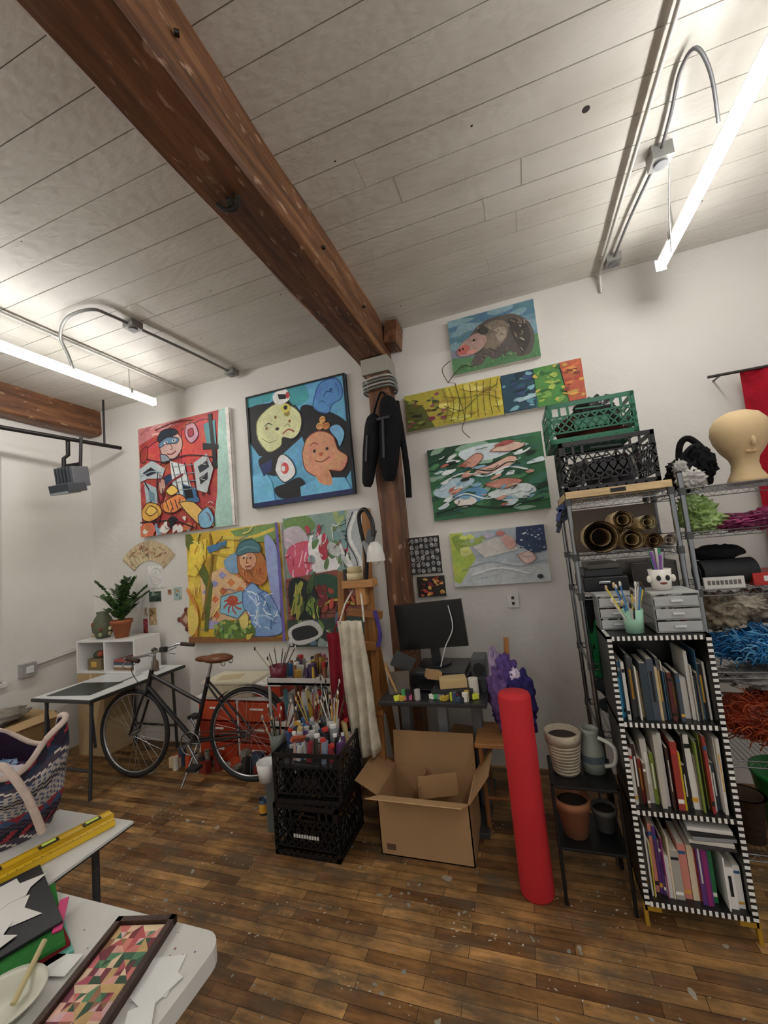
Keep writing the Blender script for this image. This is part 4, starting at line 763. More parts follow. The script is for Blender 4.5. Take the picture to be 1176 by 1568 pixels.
b.cyl((-.38,2.5,.726),(-.38,2.5,.82),.03,'d9d4c6');b.cyl((-.33,2.56,.726),(-.33,2.56,.80),.028,'34373c')
b.fin(.002)
b=B('under_desk_cartons');b.obox((-.52,2.78,.14),(.22,.26,.28),(0,0,6),'2c2c2e','matte');b.obox((-.52,2.78,.33),(.2,.24,.10),(0,0,-8),'8c6a44','cardboard');b.obox((-.76,2.78,.1),(.18,.22,.2),(0,0,3),'3a3c44','matte');b.fin(.003)
b=B('wooden_stool');b.box((-.40,2.42,.46),(-.10,2.72,.485),'a5713f','wood_grain_x')
for x in (-.37,-.13):
    for y in (2.45,2.69): b.cyl((x,y,0),(x,y,.46),.014,'8f5c30','wood_grain_z')
b.cyl((-.37,2.45,.18),(-.13,2.45,.18),.009,'8f5c30');b.fin(.004)
b=B('purple_cloth_bag')
for k,(cx_,cy_,cz_,rx,ry,rz,c) in enumerate([(-.17,2.57,.62,.11,.07,.14,'3f2f68'),(-.23,2.55,.70,.07,.05,.16,'6b5084'),(-.12,2.54,.72,.08,.05,.13,'342c64'),(-.19,2.56,.82,.065,.045,.11,'5a4580'),(-.25,2.58,.84,.035,.03,.13,'a592b0'),(-.10,2.56,.62,.05,.04,.12,'4a4088'),(-.14,2.53,.83,.03,.02,.04,'d8c8dc')]):
    b.ell((cx_,cy_,cz_),(rx,ry,rz),c,'woven_fabric',34,24,.6,3,k*2.3)
b.obox((-.175,2.60,.92),(.03,.012,.22),(0,4,0),'a5713f','wood_grain_z');b.fin()
b=B('wall_outlet');b.box((-.16,3.135,1.12),(-.08,3.149,1.22),'dcdad4','satin_plastic');b.box((-.13,3.133,1.18),(-.11,3.136,1.2),'3a3a3a');b.box((-.13,3.133,1.14),(-.11,3.136,1.16),'3a3a3a');b.fin()
b=B('open_cardboard_box');x0,x1,y0,y1,h=-.92,-.42,2.17,2.50,.30;C='a8855c';t=.006
b.box((x0,y0,0),(x1,y0+t,h),C,'cardboard');b.box((x0,y1-t,0),(x1,y1,h),C,'cardboard');b.box((x0,y0,0),(x0+t,y1,h),C,'cardboard');b.box((x1-t,y0,0),(x1,y1,h),C,'cardboard');b.box((x0,y0,0),(x1,y1,t),'94704a','cardboard')
b.obox((x0+.06,y0-.001,.045),(.05,.001,.03),(0,0,0),'5c4630','matte')
def flap(a,c,d,col=C):
    a,c,d=Vector(a),Vector(c),Vector(d);n_=(c-a).cross(d).normalized()*.004
    b.add([a,c,c+d,a+d,a+n_,c+n_,c+d+n_,a+d+n_],[(0,1,2,3),(7,6,5,4),(0,4,5,1),(1,5,6,2),(2,6,7,3),(3,7,4,0)],col,'cardboard')
flap((x0,y0,h),(x1,y0,h),(-.015,-.125,.055),'b89468');flap((x0,y1,h),(x1,y1,h),(0,.03,.19),'a07c54');flap((x0,y0,h),(x0,y1,h),(-.13,.01,.06),'a07c54');flap((x1,y0,h),(x1,y1,h),(.11,.02,.14),'a07c54')
b.box((-.72,2.3,.006),(-.715,2.49,.29),'a07c54','cardboard');b.obox((-.62,2.36,.27),(.22,.004,.12),(0,0,20),'b08a5f','cardboard');b.fin()
b=B('red_foam_roll');b.lathe((-.13,2.09,0),[(0,0),(.072,0),(.076,.01),(.074,.45),(.076,.87),(.07,.885),(0,.885)],'c02028','matte',40);b.fin()
# ------------------------------------------------------------------ pot stand
b=B('black_plant_stand')
for z in (.24,.5): b.box((-.015,2.04,z-.012),(.265,2.31,z),'1b1b1c','painted_metal')
for x in (-.01,.26):
    for y in (2.045,2.305): b.cyl((x,y,0),(x,y,.5),.008,'1b1b1c','painted_metal')
b.fin(.002)
def pot(name,x,y,z,r,h,col,mat='matte',soil=True,rib=False):
    b=B(name);b.lathe((x,y,z),[(0,0),(r*.68,0),(r*.93,h*.78),(r,h*.78),(r*1.02,h),(r*.9,h),(r*.86,h*.85),(0,h*.85)],col,mat,36)
    if rib:
        for k in range(9): b.torus((x,y,z+h*(.06+.08*k)),r*(.69+.028*k),.0045,vary(S(col),.14),mat,'z',32,6)
    if soil:b.lathe((x,y,z+h*.86),[(0,0),(r*.87,0)],'2b2018')
    b.fin()
pot('woven_planter',.065,2.17,.501,.080,.185,'aca08c','woven_fabric',rib=True)
pot('terracotta_pot',.07,2.15,.241,.078,.16,'94603f')
pot('speckled_planter',.205,2.2,.241,.055,.10,'5f5c58')
b=B('ceramic_pitcher');b.lathe((.19,2.2,.501),[(0,0),(.05,0),(.055,.06),(.045,.12),(.035,.17),(.040,.19),(.034,.19),(.03,.17),(0,.1)],'8a8f86','satin_plastic');b.tube(smooth_path([(.22,2.17,.66),(.275,2.13,.64),(.27,2.13,.57),(.235,2.16,.54)],5),.009,'c9c9c0','satin_plastic');b.lathe((.19,2.2,.55),[(.0565,0),(.056,.03)],'4a545c','satin_plastic');b.fin()
# ------------------------------------------------------------------ bookshelf
b=B('tape_trimmed_bookshelf');x0,x1,y0,y1=.29,.67,2.0,2.27;K='1a1a1b'
b.box((x0,y0,.085),(x0+.02,y1,1.16),K,'satin_plastic');b.box((x1-.02,y0,.085),(x1,y1,1.16),K,'satin_plastic');b.box((x0,y1-.01,.085),(x1,y1,1.16),K,'satin_plastic')
LV=(.085,.435,.785,1.14)
for z in LV: b.box((x0,y0,z),(x1,y1,z+.02),K,'satin_plastic')
def dashes(p,q,n):
    p,q=Vector(p),Vector(q)
    for i in range(n):
        a=p.lerp(q,i/n);c=p.lerp(q,(i+.5)/n)
        if abs((q-p).x)>.1: b.box((a.x,y0-.003,a.z-.009),(c.x,y0-.0005,a.z+.009),'ecebe6')
        else: b.box((a.x-.009,y0-.003,a.z),(a.x+.009,y0-.0005,c.z),'ecebe6')
dashes((x0+.01,0,.09),(x0+.01,0,1.16),46);dashes((x1-.01,0,.09),(x1-.01,0,1.16),46)
for z in LV: dashes((x0+.02,0,z+.01),(x1-.02,0,z+.01),17)
for i in range(12): b.box((x0,y0+.022*i,1.1602),(x0+.016,y0+.022*i+.011,1.1612),'ecebe6')
for x,s_ in ((x0+.03,1),(x1-.03,-1)):
    for y in (y0+.02,y1-.02):
        b.box((x-.03,y-.012,.06),(x+.03,y+.012,.085),'b8902c','painted_metal');b.box((x-.028*s_-.006,y-.012,0),(x-.028*s_+.008,y+.012,.085),'b8902c','painted_metal')
b.fin(.001)
def books(name,xa,xb,yf,z,hmax,depth,pal,seed):
    b=B(name);r_=random.Random(seed);x=xa
    while x<xb-.006:
        w=min(r_.choice([.005,.007,.009,.012,.016,.022,.028])*r_.uniform(.8,1.2),xb-x);h=hmax*r_.choice([.6,.7,.78,.84,.9,1])*r_.uniform(.96,1);d=depth*r_.uniform(.75,1);c=r_.choice(pal);y=yf+r_.uniform(0,.04)
        lean=r_.uniform(-2,2) if r_.random()<.3 else 0
        b.obox((x+w/2,y+d/2,z+h/2),(w-.0008,d,h),(0,lean,0),c,'satin_plastic')
        b.box((x+w*.12,y+.004,z+.003),(x+w*.88,y+d+.001,z+h+.0006),'e3dccb')
        if w>.008:
            k=r_.random()
            if k<.35: b.box((x+w*.3,y-.0008,z+h*.3),(x+w*.65,y,z+h*.8),r_.choice(['f2efe8','1c1c1e','d9a23c','c9c5bb']))
            elif k<.7:
                b.box((x+w*.05,y-.0008,z+h*.82),(x+w*.9,y,z+h*.88),r_.choice(['f2efe8','1c1c1e','b8322c','2d5c8a']));b.box((x+w*.05,y-.0008,z+h*.1),(x+w*.9,y,z+h*.16),r_.choice(['f2efe8','1c1c1e','d9a23c']))
        x+=w+(r_.uniform(0,.005) if r_.random()<.2 else 0)
    b.fin()
pal=['dcd8cf','b9b4a8','24262a','3a3a3e','6b6f76','4f5358','d0cdc4','9c3a34','2d5c7a','a59a84','46505c','e3e0d8','1b1b1d','7a6a54','34424c','8c8478','5c2c2c','c9b48c','dcd8cf','e3e0d8']
books('row_of_books',.315,.35,2.02,.805,.29,.18,['2f8fbf','3fa6cf','d9d7d0'],1);books('row_of_books',.352,.645,2.02,.805,.285,.18,pal,4)
books('row_of_books',.315,.645,2.02,.455,.30,.18,pal+['7c8f3c','8c3a5c','c8a22c','3c2a24','c9c23c','c8b22c'],9)
books('row_of_books',.315,.56,2.02,.105,.27,.18,['a9a59b','c8b23c','8c2f6c','2d7c4c','a8413a','d6d3cc','2c3a6c','24262a','d58a7c','c9703c','3a8c9c','e0d0b0','5c3a7c'],12);books('row_of_books',.585,.645,2.01,.105,.2,.2,['efede8','e07a2c','efede8'],15)
b=B('stacked_books')
for i in range(5): b.obox((.56,2.1,.336+.016*i+.0),(.15,.2,.013),(0,0,R.uniform(-5,5)),['3a3a3e','c9c5bb','8a8c90','24262a','d6d3cc'][i],'satin_plastic')
b.box((.50,2.05,.31),(.62,2.15,.328),'6b6558');b.fin(.001)
def drawers(name,x0,x1,y0,y1,z0,z1,n):
    b=B(name)
    h=(z1-z0-.01)/n
    b.box((x0,y0+.005,z1-.008),(x1,y1,z1),'b4b6b5','satin_plastic')
    for x in (x0,x1-.006): b.box((x,y0+.005,z0),(x+.006,y1,z1-.008),'a9abaa','clear_plastic')
    for i in range(n):
        z=z0+i*h;b.box((x0,y0+.005,z),(x1,y1,z+.004),'a9abaa','satin_plastic')
        b.box((x0+.008,y0,z+.006),(x1-.008,y0+.003,z+h-.006),'e6e9e9','clear_plastic');b.box((x0+(x1-x0)*.38,y0-.012,z+h*.45),(x0+(x1-x0)*.62,y0,z+h*.6),'d4d6d5','satin_plastic')
        for q in range(20):
            x=R.uniform(x0+.01,x1-.05);yy=R.uniform(y0+.006,y0+.04);b.box((x,yy,z+.006),(x+.035,yy+.03,z+.01+R.uniform(.01,h*.65)),R.choice(['3b3430','8c4c4c','89705a','c9c4bc','24262a','5f6f7f','a0303c']))
    b.fin(.001)
drawers('plastic_drawer_unit',.49,.665,2.03,2.23,1.162,1.33,3);drawers('plastic_drawer_unit',.29,.44,2.12,2.25,1.162,1.32,3)
cup_of_brushes('mint_pencil_cup',.415,2.06,1.162,.042,.10,'9ccbb0',18,.19,['d9c23c','c23c5c','3c7cb8','e8e4dc','3c3c40','7cb04c'],sp=.75)
b=B('face_marker_cup');c_=(.56,2.13,1.332)
b.lathe(c_,[(0,0),(.037,0),(.045,.09),(.041,.09),(.034,.006),(0,.006)],'e6e1d6','satin_plastic')
for i in range(14):
    a=R.uniform(0,6.28);s_=R.uniform(.1,.4);p0=(c_[0],c_[1],c_[2]+.01);d=Vector((math.cos(a)*s_,math.sin(a)*s_,1)).normalized();p1=Vector(p0)+d*R.uniform(.12,.18);b.cyl(p0,p1,.0055,R.choice(['3ca6a0','8c5cb0','e8e4dc','3c3c40','2f8f5c','b8b8ba']),'satin_plastic',seg=8)
for s_ in (-1,1): b.ell((.56+s_*.017,2.09,1.385),(.009,.005,.012),'22201e');b.ell((.56+s_*.046,2.12,1.38),(.01,.01,.016),'e6e1d6')
b.ell((.56,2.092,1.362),(.014,.004,.006),'7a3a30');b.fin()
# ------------------------------------------------------------------ wire racks
def rack(name,x0,x1,y0,y1,levels,top):
    b=B(name);c='8f9296'
    for x in (x0,x1):
        for y in (y0,y1): b.cyl((x,y,0),(x,y,top),.0125,c,'metal',seg=12);b.cyl((x,y,top),(x,y,top+.008),.014,'222222')
    for z in levels:
        for zz in (z,z-.028):
            b.tube([(x0,y0,zz),(x1,y0,zz)],.003,c,'metal',6);b.tube([(x0,y1,zz),(x1,y1,zz)],.003,c,'metal',6);b.tube([(x0,y0,zz),(x0,y1,zz)],.003,c,'metal',6);b.tube([(x1,y0,zz),(x1,y1,zz)],.003,c,'metal',6)
        n=int((x1-x0)/.022)
        for i in range(1,n): x=x0+(x1-x0)*i/n;b.cyl((x,y0,z),(x,y1,z),.0016,c,'metal',seg=4,caps=False)
        n=int((x1-x0)/.05)
        for yy in (y0,y1):
            pts=[(x0+(x1-x0)*i/(2*n),yy,z-.028*(i%2)) for i in range(2*n+1)];b.tube(pts,.002,c,'metal',4)
        for x in (x0,x1):
            m=8;b.tube([(x,y0+(y1-y0)*i/m,z-.028*(i%2)) for i in range(m+1)],.002,c,'metal',4)
            for y in (y0,y1): b.cyl((x,y,z-.03),(x,y,z+.006),.017,'45484a','satin_plastic')
    b.fin()
rack('wire_shelving_rack',.25,.715,2.33,2.76,(.12,.62,.95,1.30,1.50,1.79),1.82)
rack('wire_shelving_rack',.76,1.66,2.33,2.78,(.12,.52,.91,1.29,1.565,1.78),1.86)
b=B('wooden_board');b.box((.24,2.31,1.797),(.72,2.74,1.833),'cdb083','wood_grain_x');b.box((.45,2.308,1.805),(.52,2.31,1.825),'2a2a2a');b.fin(.004)
def roll(name,items):
    b=B(name)
    for (p,q,r,c) in items:
        p,q=Vector(p),Vector(q);b.tube([p,q],[r,r],c,'cardboard',24,caps=False);b.tube([p,q],[r-.006]*2,vary(S(c),.1),'cardboard',24,caps=False);b.tube([p,q],[r*.55]*2,c,'cardboard',20,caps=False)
    b.fin()
roll('rolled_canvases',[((.36,2.2,1.585),(.40,2.74,1.585),.078,'c4ad86'),((.50,2.24,1.56),(.52,2.74,1.56),.05,'d4c09a'),((.60,2.28,1.545),(.61,2.74,1.545),.036,'b59a74'),((.475,2.25,1.66),(.49,2.74,1.66),.045,'cdb892'),((.67,2.3,1.54),(.67,2.74,1.54),.028,'dcd6c8'),((.58,2.26,1.635),(.59,2.7,1.635),.035,'d8caaa')])
b=B('framed_canvas_panels')
for i in range(4): b.box((.28+.01*i,2.5+.04*i,1.505),(.68,2.515+.04*i,1.74),['6c6258','7a6a5a','8a8f80','c9c0ae'][i])
b.fin()
b=B('black_storage_case');b.box((.27,2.35,1.305),(.48,2.7,1.38),'202124','satin_plastic');b.box((.28,2.36,1.38),(.46,2.6,1.42),'2c2d30','satin_plastic');b.box((.30,2.35,1.42),(.45,2.6,1.45),'55524c','satin_plastic');b.box((.34,2.34,1.34),(.40,2.352,1.36),'8a8c8e','metal');b.fin(.006)
b=B('black_storage_case');b.box((.5,2.36,1.305),(.70,2.7,1.44),'34302e','satin_plastic');b.fin(.006)
b=drape('green_cloth',.262,.36,2.36,.86,1.16,'1c6b3c',.02,2);b.fin(solid=.003)
b=drape('black_cloth',.262,.34,2.37,1.0,1.28,'17181a',.02,2);b.fin(solid=.003)
b=B('clamp_set')
for i,(z,c) in enumerate([(1.76,'2c3a6c'),(1.73,'1a1a1c'),(1.70,'24304c')]):
    b.obox((.225,2.36+.04*i,z),(.07,.02,.03),(0,-30,0),c,'satin_plastic');b.obox((.20,2.36+.04*i,z-.04),(.02,.02,.07),(0,20,0),c,'satin_plastic')
b.fin(.003)
b=B('dark_backpack');b.ell((.48,2.56,.80),(.19,.15,.158),'1f2226','woven_fabric',36,24,.3,sd=9);b.ell((.45,2.56,.66),(.17,.14,.035),'1f2226','woven_fabric');b.fin()
b=B('styrofoam_mannequin_head')
c=(1.10,2.5,1.782)
b.lathe(c,[(0,0),(.085,0),(.08,.02),(.06,.06),(.054,.10),(.062,.13),(.09,.17),(.112,.22),(.12,.265),(.112,.31),(.088,.345),(.05,.365),(0,.372)],'d6ba8e','matte',36,1,1.05)
b.ell((c[0],c[1]-.112,c[2]+.195),(.010,.016,.026),'d6ba8e','matte')
b.ell((c[0],c[1]-.082,c[2]+.15),(.024,.012,.010),'cfae80','matte')
b.fin()
def bag(name,parts,mat='crinkled_film'):
    b=B(name)
    for i,(cc,rr,col,am) in enumerate(parts): b.ell(cc,rr,col,mat,44,28,am,5,i*3.3+cc[0]*5)
    return b
b=bag('black_tote_bag',[((.84,2.5,1.86),(.08,.12,.085),'19191c',.4),((.90,2.46,1.90),(.05,.09,.10),'151517',.4),((.83,2.40,1.83),(.06,.05,.05),'c9c6c0',.5),((.80,2.42,1.88),(.03,.04,.05),'b9b6b0',.5)],'woven_fabric')
b.tube(smooth_path([(.82,2.5,1.9),(.84,2.5,2.02),(.88,2.49,2.05),(.93,2.48,1.98),(.95,2.47,1.9)],5),.016,'151517','woven_fabric');b.tube(smooth_path([(.80,2.46,1.9),(.85,2.44,1.98),(.9,2.44,1.99),(.96,2.44,1.86)],5),.012,'1d1d20','woven_fabric');b.fin()
bag('green_plastic_bag',[((.85,2.48,1.655),(.07,.12,.085),'8aa860',.6),((.88,2.44,1.61),(.08,.08,.045),'a3bf78',.6),((.82,2.42,1.71),(.04,.05,.045),'9cb878',.6)]).fin()
bag('magenta_foil_bag',[((1.12,2.46,1.60),(.24,.13,.04),'7c2450',.7),((1.3,2.46,1.62),(.16,.12,.05),'a33a68',.7),((1.0,2.42,1.59),(.1,.1,.03),'9c3c6c',.7)]).fin()
b=B('rolled_yoga_mat');b.tube([(.80,2.42,1.36),(1.03,2.45,1.36)],[.062,.062],'1c1d20','rubber',28);b.tube([(.797,2.42,1.36),(.80,2.42,1.36)],[.04,.04],'34363a','rubber',20);b.fin()
b=B('camera_strap_bag');b.ell((.92,2.5,1.45),(.11,.09,.04),'1b1b1e','woven_fabric',amp=.3);b.fin()
b=B('white_carton_box');b.box((.79,2.34,1.292),(.95,2.355,1.345),'d4d2cc')
for i in range(8): b.box((.805+.017*i,2.3385,1.31),(.817+.017*i,2.34,1.33),'6b6862')
b.fin()
b=B('red_tool_box');b.box((1.0,2.38,1.292),(1.18,2.6,1.35),'b8281f','satin_plastic');b.box((1.04,2.378,1.31),(1.13,2.38,1.335),'e8e6e0');b.fin(.004)
b=B('wire_headband');b.tube(smooth_path([(1.08,2.4,1.35),(1.1,2.4,1.42),(1.15,2.4,1.41),(1.17,2.4,1.35)],5),.004,'9a9da0','metal');b.fin()
bag('translucent_plastic_bags',[((.90,2.52,1.16),(.10,.11,.09),'9c8f78',.5),((1.06,2.54,1.17),(.11,.11,.08),'8a8072',.5),((1.30,2.52,1.15),(.15,.12,.09),'a39a88',.5),((.98,2.46,1.20),(.08,.06,.05),'b8ae9c',.6)]).fin()
def tinsel(name,cx,cz,rx,rz,cols,seed,n=520):
    b=B(name);r_=random.Random(seed);b.ell((cx,2.50,cz),(rx*.9,.14,rz*.85),cols[0],'crinkled_film',40,22,.35,7)
    for i in range(n):
        a=r_.uniform(0,6.28);k=r_.uniform(.2,1);x=cx+rx*k*math.cos(a);z=cz+rz*k*math.sin(a);y=2.50-.15*math.sqrt(max(0,1-k*k))-r_.uniform(0,.02)
        t=r_.uniform(0,3.14);pp=smooth_path([(x,y,z),(x+.03*math.cos(t),y-.012,z+.03*math.sin(t)),(x+.05*math.cos(t+.8),y,z+.05*math.sin(t+.8))],3)
        b.tube(pp,.0028,r_.choice(cols),'crinkled_film',4)
    b.fin()
tinsel('blue_tinsel_bundle',1.08,.99,.31,.085,['1d6ba8','2c86c4','6fb4dc','124a7c'],3)
tinsel('copper_garland_bundle',1.10,.655,.32,.14,['9c3a1c','b84a24','7c2c18','c9683c'],5)
bag('clear_plastic_bag',[((1.12,2.5,.845),(.28,.14,.045),'a9a49e',.5)]).fin()
b=B('green_bucket');b.lathe((1.06,2.5,.125),[(0,0),(.12,0),(.15,.26),(.155,.26),(.155,.28),(.143,.28),(.11,.01)],'1f8c3c','satin_plastic');b.fin()
b=B('wicker_basket');b.lathe((.84,2.43,.125),[(0,0),(.05,0),(.07,.2),(.08,.2),(.06,.2),(.045,.01)],'4a3a2c','woven_fabric');b.fin()
# ------------------------------------------------------------------ foreground tables
b=B('white_plastic_table')
vs=[];rr=.05;x0,x1,y0,y1=-2.3,-.79,-.1,.86
for cx,cy,a0 in ((x1-rr,y1-rr,0),(x0+rr,y1-rr,90),(x0+rr,y0+rr,180),(x1-rr,y0+rr,270)):
    for k in range(7): a=math.radians(a0+15*k);vs.append((cx+rr*math.cos(a),cy+rr*math.sin(a)))
n=len(vs);b.add([(x,y,.70) for x,y in vs]+[(x,y,.74) for x,y in vs],[tuple(range(n))[::-1],tuple(range(n,2*n))]+[(i,(i+1)%n,n+(i+1)%n,n+i) for i in range(n)],'c8c6bf','matte')
for x in (-2.15,-.95):
    for y in (.05,.72): b.cyl((x,y,0),(x,y,.70),.014,'6c6e70','painted_metal')
    b.cyl((x,.05,.15),(x,.72,.15),.01,'6c6e70','painted_metal')
r_=random.Random(6)
for k in range(60): b.ell((r_.uniform(-1.2,-.82),r_.uniform(.4,.84),.7402),(r_.uniform(.001,.005),r_.uniform(.001,.004),.0006),r_.choice(['4a4640','8c4a3a','3a5c7c','6b6a60']),'matte',8,4)
b.fin(.006)
b=B('side_work_table');b.box((-2.9,.88,.715),(-1.47,1.12,.74),'8c8a84','satin_plastic')
for x in (-2.85,-1.55):
    for y in (.91,1.09): b.cyl((x,y,0),(x,y,.715),.012,'3c3e40','painted_metal')
b.fin(.003)
b=B('foam_core_board');b.box((-1.80,.84,.742),(-1.42,1.135,.747),'17171a');b.box((-1.80,.84,.747),(-1.42,1.135,.755),'cac9c4');b.fin()
b=B('yellow_spirit_level')
b.M=Matrix.Translation((-1.555,.93,.757))@Matrix.Rotation(math.radians(-17.5),4,'Z')
for x0_,x1_,ya,yb,h in ((-.045,-.002,-.2,.2,.022),(.004,.036,-.22,.19,.018)):
    b.box((x0_,ya,0),(x1_,yb,h),'d9b020','satin_plastic');b.box((x0_,ya,h),(x0_+.006,yb,h+.002),'b8921a','satin_plastic');b.box((x1_-.006,ya,h),(x1_,yb,h+.002),'b8921a','satin_plastic')
for i in range(20): b.box((.022,-.21+.02*i,.0182),(.029,-.208+.02*i,.0186),'26261c')
for y in (-.12,.02,.14): b.box((-.032,y-.026,.0222),(-.014,y+.026,.026),'2c2c20','satin_plastic');b.cyl((-.023,y-.018,.026),(-.023,y+.018,.026),.005,'c9dc5c','satin_plastic')
b.fin()
b=B('knit_tote_bag');bx,by=-1.86,1.0
cols=[S(c) for c in ['2c2430','6b2c34','a39a94','2c3648','8c3038','c8bdb0','46404c','3a4c6c','8a8780','24242c','7c3040','bbaea0','34485c','6b5a4c']]
vs=[];fs=[];fc=[];SG=110;NR=44
for j in range(NR+1):
    v=j/NR;base=.165+.035*math.sin(v*2.6)+.02*v
    for i in range(SG):
        a=2*math.pi*i/SG;k=base*(1+.2*noise.noise(Vector((math.cos(a)*1.5,math.sin(a)*1.5,v*2.2)))+.03*math.sin(a*9+v*5)*v);sag=.05*math.sin(a*2+.6)*v+.03*math.sin(a*3)*v
        vs.append((bx+k*math.cos(a)+.02*v,by+k*.62*math.sin(a),.757+.30*v+sag*v))
r_=random.Random(12)
for j in range(NR):
    band=j//4
    if j%4==0: kind=r_.choice([0,1,2,3,4,5]);c1=r_.choice(cols);c2=r_.choice(cols)
    for i in range(SG):
        i2=(i+1)%SG;fs.append((j*SG+i,j*SG+i2,(j+1)*SG+i2,(j+1)*SG+i))
        if kind==0: c=c1
        elif kind==1: c=c1 if ((i//2+j))%2 else c2
        elif kind==2: c=c1 if abs((i%8)-4)>(j%4) else c2
        elif kind==3: c=cols[5] if (i+2*j)%9<2 else cols[6]
        elif kind==4: c=cols[4] if (i-j)%7<3 else cols[9]
        else: c=cols[7] if (i*3+j*5)%11<3 else cols[2]
        fc.append(c)
b.add(vs,fs,fc,'woven_fabric',True)
rim=[vs[NR*SG+i] for i in range(SG)]
b.tube(rim,.010,'c8b4a8','woven_fabric',8,closed=True)
vs2=[];fs2=[]
for j in range(5):
    for p_ in rim: vs2.append((bx+.02+(p_[0]-bx-.02)*(.95-.06*j),by+(p_[1]-by)*(.95-.06*j),p_[2]-.05*j))
for j in range(4):
    for i in range(SG): i2=(i+1)%SG;fs2.append((j*SG+i,(j+1)*SG+i,(j+1)*SG+i2,j*SG+i2))
b.add(vs2,fs2,'2a1c30','woven_fabric',True)
b.ell((bx,by,.90),(.13,.085,.07),'3a2440','woven_fabric',30,18,.5,5);b.ell((bx+.05,by-.02,.95),(.07,.05,.035),'c9c2c8','woven_fabric',20,12,.7);b.ell((bx-.05,by+.02,.95),(.07,.04,.03),'5c7c9c','crinkled_film',20,12,.7)
b.tube(smooth_path([(bx+.12,by-.10,1.03),(bx+.20,by-.11,1.04),(bx+.235,by-.07,.93),(bx+.235,by-.03,.80)],6),.012,'c8b4a8','woven_fabric')
b.tube(smooth_path([(bx-.10,by-.10,1.04),(bx-.04,by-.14,1.11),(bx+.07,by-.13,1.09),(bx+.12,by-.10,1.03)],6),.010,'c8b4a8','woven_fabric');b.fin()
b=B('stacked_folders')
b.obox((-1.31,.70,.744),(.30,.22,.006),(0,0,-25),'5fb0a0','satin_plastic');b.obox((-1.31,.70,.752),(.27,.20,.01),(0,0,-22),'7c1f24','woven_fabric');b.obox((-1.31,.71,.762),(.27,.19,.009),(0,0,-28),'2c6b30','woven_fabric');b.obox((-1.24,.78,.769),(.12,.02,.004),(0,0,-40),'c2306c','satin_plastic');b.fin(.001)
b=B('black_cutting_board');b.obox((-1.40,.71,.773),(.32,.25,.008),(0,0,-23),'1e2024','satin_plastic');b.fin(.001)
b=B('cut_paper_shapes')
for (cx,cy,ro,sz,sd) in ((-1.39,.70,0,.10,1),(-1.46,.78,40,.07,2),(-1.32,.66,70,.06,3)):
    r_=random.Random(sd);pts=[]
    for k in range(12): a=k*.5236+math.radians(ro);q=sz*(1.15 if k%2 else .7)*r_.uniform(.75,1.15);pts.append((cx+q*math.cos(a),cy+q*math.sin(a)))
    b.add([(x,y,.778+.0012*sd) for x,y in pts],[tuple(range(12))],'d4d2cc')
b.fin(solid=.0005)
b=B('patchwork_mosaic_frame');b.M=Matrix.Translation((-.965,.655,.742))@Matrix.Rotation(math.radians(14.5),4,'Z')
w,l=.155,.38
for a,c in (((-w/2,-l/2),(-w/2+.014,l/2)),((w/2-.014,-l/2),(w/2,l/2)),((-w/2,-l/2),(w/2,-l/2+.014)),((-w/2,l/2-.014),(w/2,l/2))): b.box((a[0],a[1],0),(c[0],c[1],.018),'3a2318','wood_grain_z')
b.box((-w/2+.004,-l/2+.004,0),(w/2-.004,l/2-.004,.008),'20140f')
pc=['a8404c','c98a7c','2f5b3c','d3b994','6c1f2c','b9955c','4c7c54','c0605c','d8a990','24442c','8c5a3c','c9a0a0'];r_=random.Random(4)
nx,ny=2,5;cw=(w-.034)/nx;ch=(l-.034)/ny
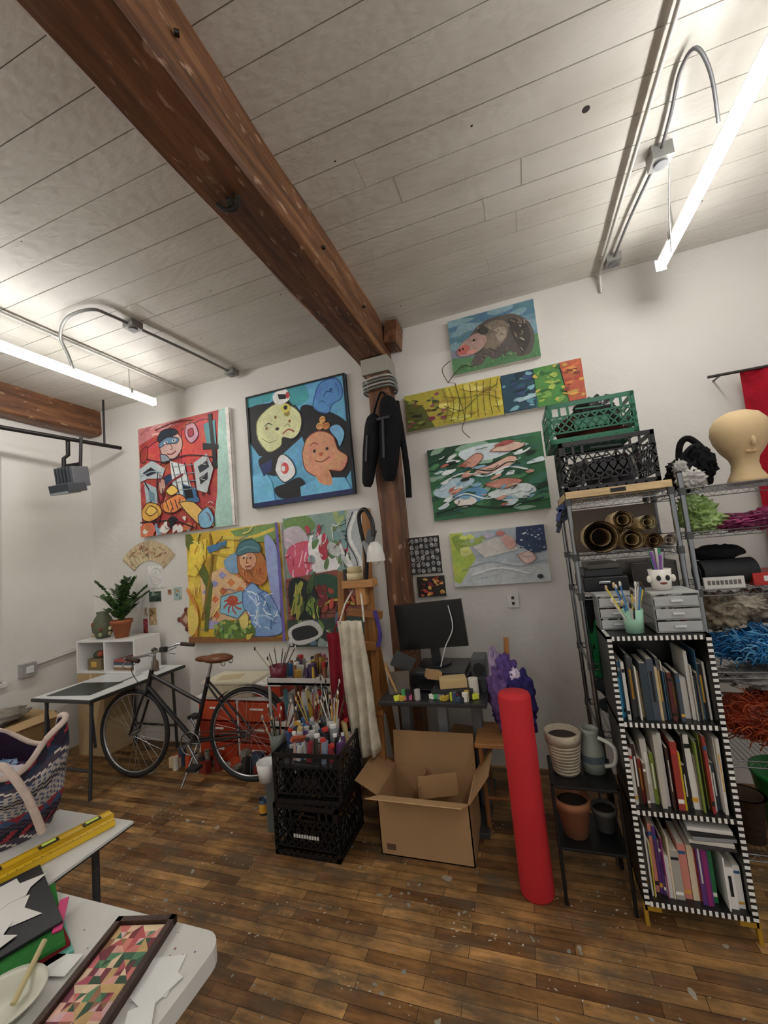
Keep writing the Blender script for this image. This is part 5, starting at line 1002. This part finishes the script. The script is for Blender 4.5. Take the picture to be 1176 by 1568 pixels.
for i in range(nx):
    for j in range(ny):
        xx=-w/2+.017+i*cw;yy=-l/2+.017+j*ch;cxx,cyy=xx+cw/2,yy+ch/2;cs=[(xx,yy),(xx+cw,yy),(xx+cw,yy+ch),(xx,yy+ch)]
        for k in range(4):
            p0,p1=cs[k],cs[(k+1)%4];mx_,my_=(p0[0]+p1[0])/2,(p0[1]+p1[1])/2
            for q0,q1 in ((p0,(mx_,my_)),((mx_,my_),p1)):
                h0=((q0[0]+cxx)/2,(q0[1]+cyy)/2);h1=((q1[0]+cxx)/2,(q1[1]+cyy)/2)
                b.add([(q0[0],q0[1],.0095),(q1[0],q1[1],.0095),(h1[0],h1[1],.0095),(h0[0],h0[1],.0095)],[(0,1,2,3)],r_.choice(pc),'painted_canvas');b.add([(h0[0],h0[1],.0095),(h1[0],h1[1],.0095),(cxx,cyy,.0095)],[(0,1,2)],r_.choice(pc),'painted_canvas')
b.fin()
b=B('loose_paper_scraps')
for i,(x,y,w_,l_,ro) in enumerate([(-.865,.74,.075,.09,20),(-.85,.72,.06,.08,-15),(-.83,.66,.05,.06,40),(-1.13,.70,.09,.05,12)]): b.obox((x,y,.742+.0015*i),(w_,l_,.001),(0,0,ro),'dcdcd8')
b.fin()
b=B('paper_bowl');b.lathe((-1.135,.60,.742),[(0,0),(.045,0),(.062,.022),(.075,.028),(.074,.03),(.06,.025),(.043,.004),(0,.004)],'c4c4b2','satin_plastic',40);b.tube([(-1.12,.61,.755),(-1.17,.70,.79)],.006,'b9a97c','satin_plastic');b.fin()
# ------------------------------------------------------------------ world + camera
w=bpy.data.worlds.new('studio_ambient');sc.world=w;w.use_nodes=True
w.node_tree.nodes['Background'].inputs[0].default_value=(1,.98,.95,1);w.node_tree.nodes['Background'].inputs[1].default_value=.55
H=1.62;f=620;r=math.radians(5.5);th=math.radians(5.45);ps=math.radians(18.4)
fw=Vector((-math.sin(ps)*math.cos(th),math.cos(ps)*math.cos(th),math.sin(th)))
rt0=Vector((math.cos(ps),math.sin(ps),0));up0=rt0.cross(fw)
rt=rt0*math.cos(r)-up0*math.sin(r);up=up0*math.cos(r)+rt0*math.sin(r)
cam=bpy.data.cameras.new('camera');co=bpy.data.objects.new('camera',cam);bpy.context.collection.objects.link(co)
cam.sensor_fit='VERTICAL';cam.sensor_height=36;cam.lens=36*f/1568;cam.clip_start=.05
co.matrix_world=Matrix(((rt.x,up.x,-fw.x,0),(rt.y,up.y,-fw.y,0),(rt.z,up.z,-fw.z,H),(0,0,0,1)))
sc.camera=co
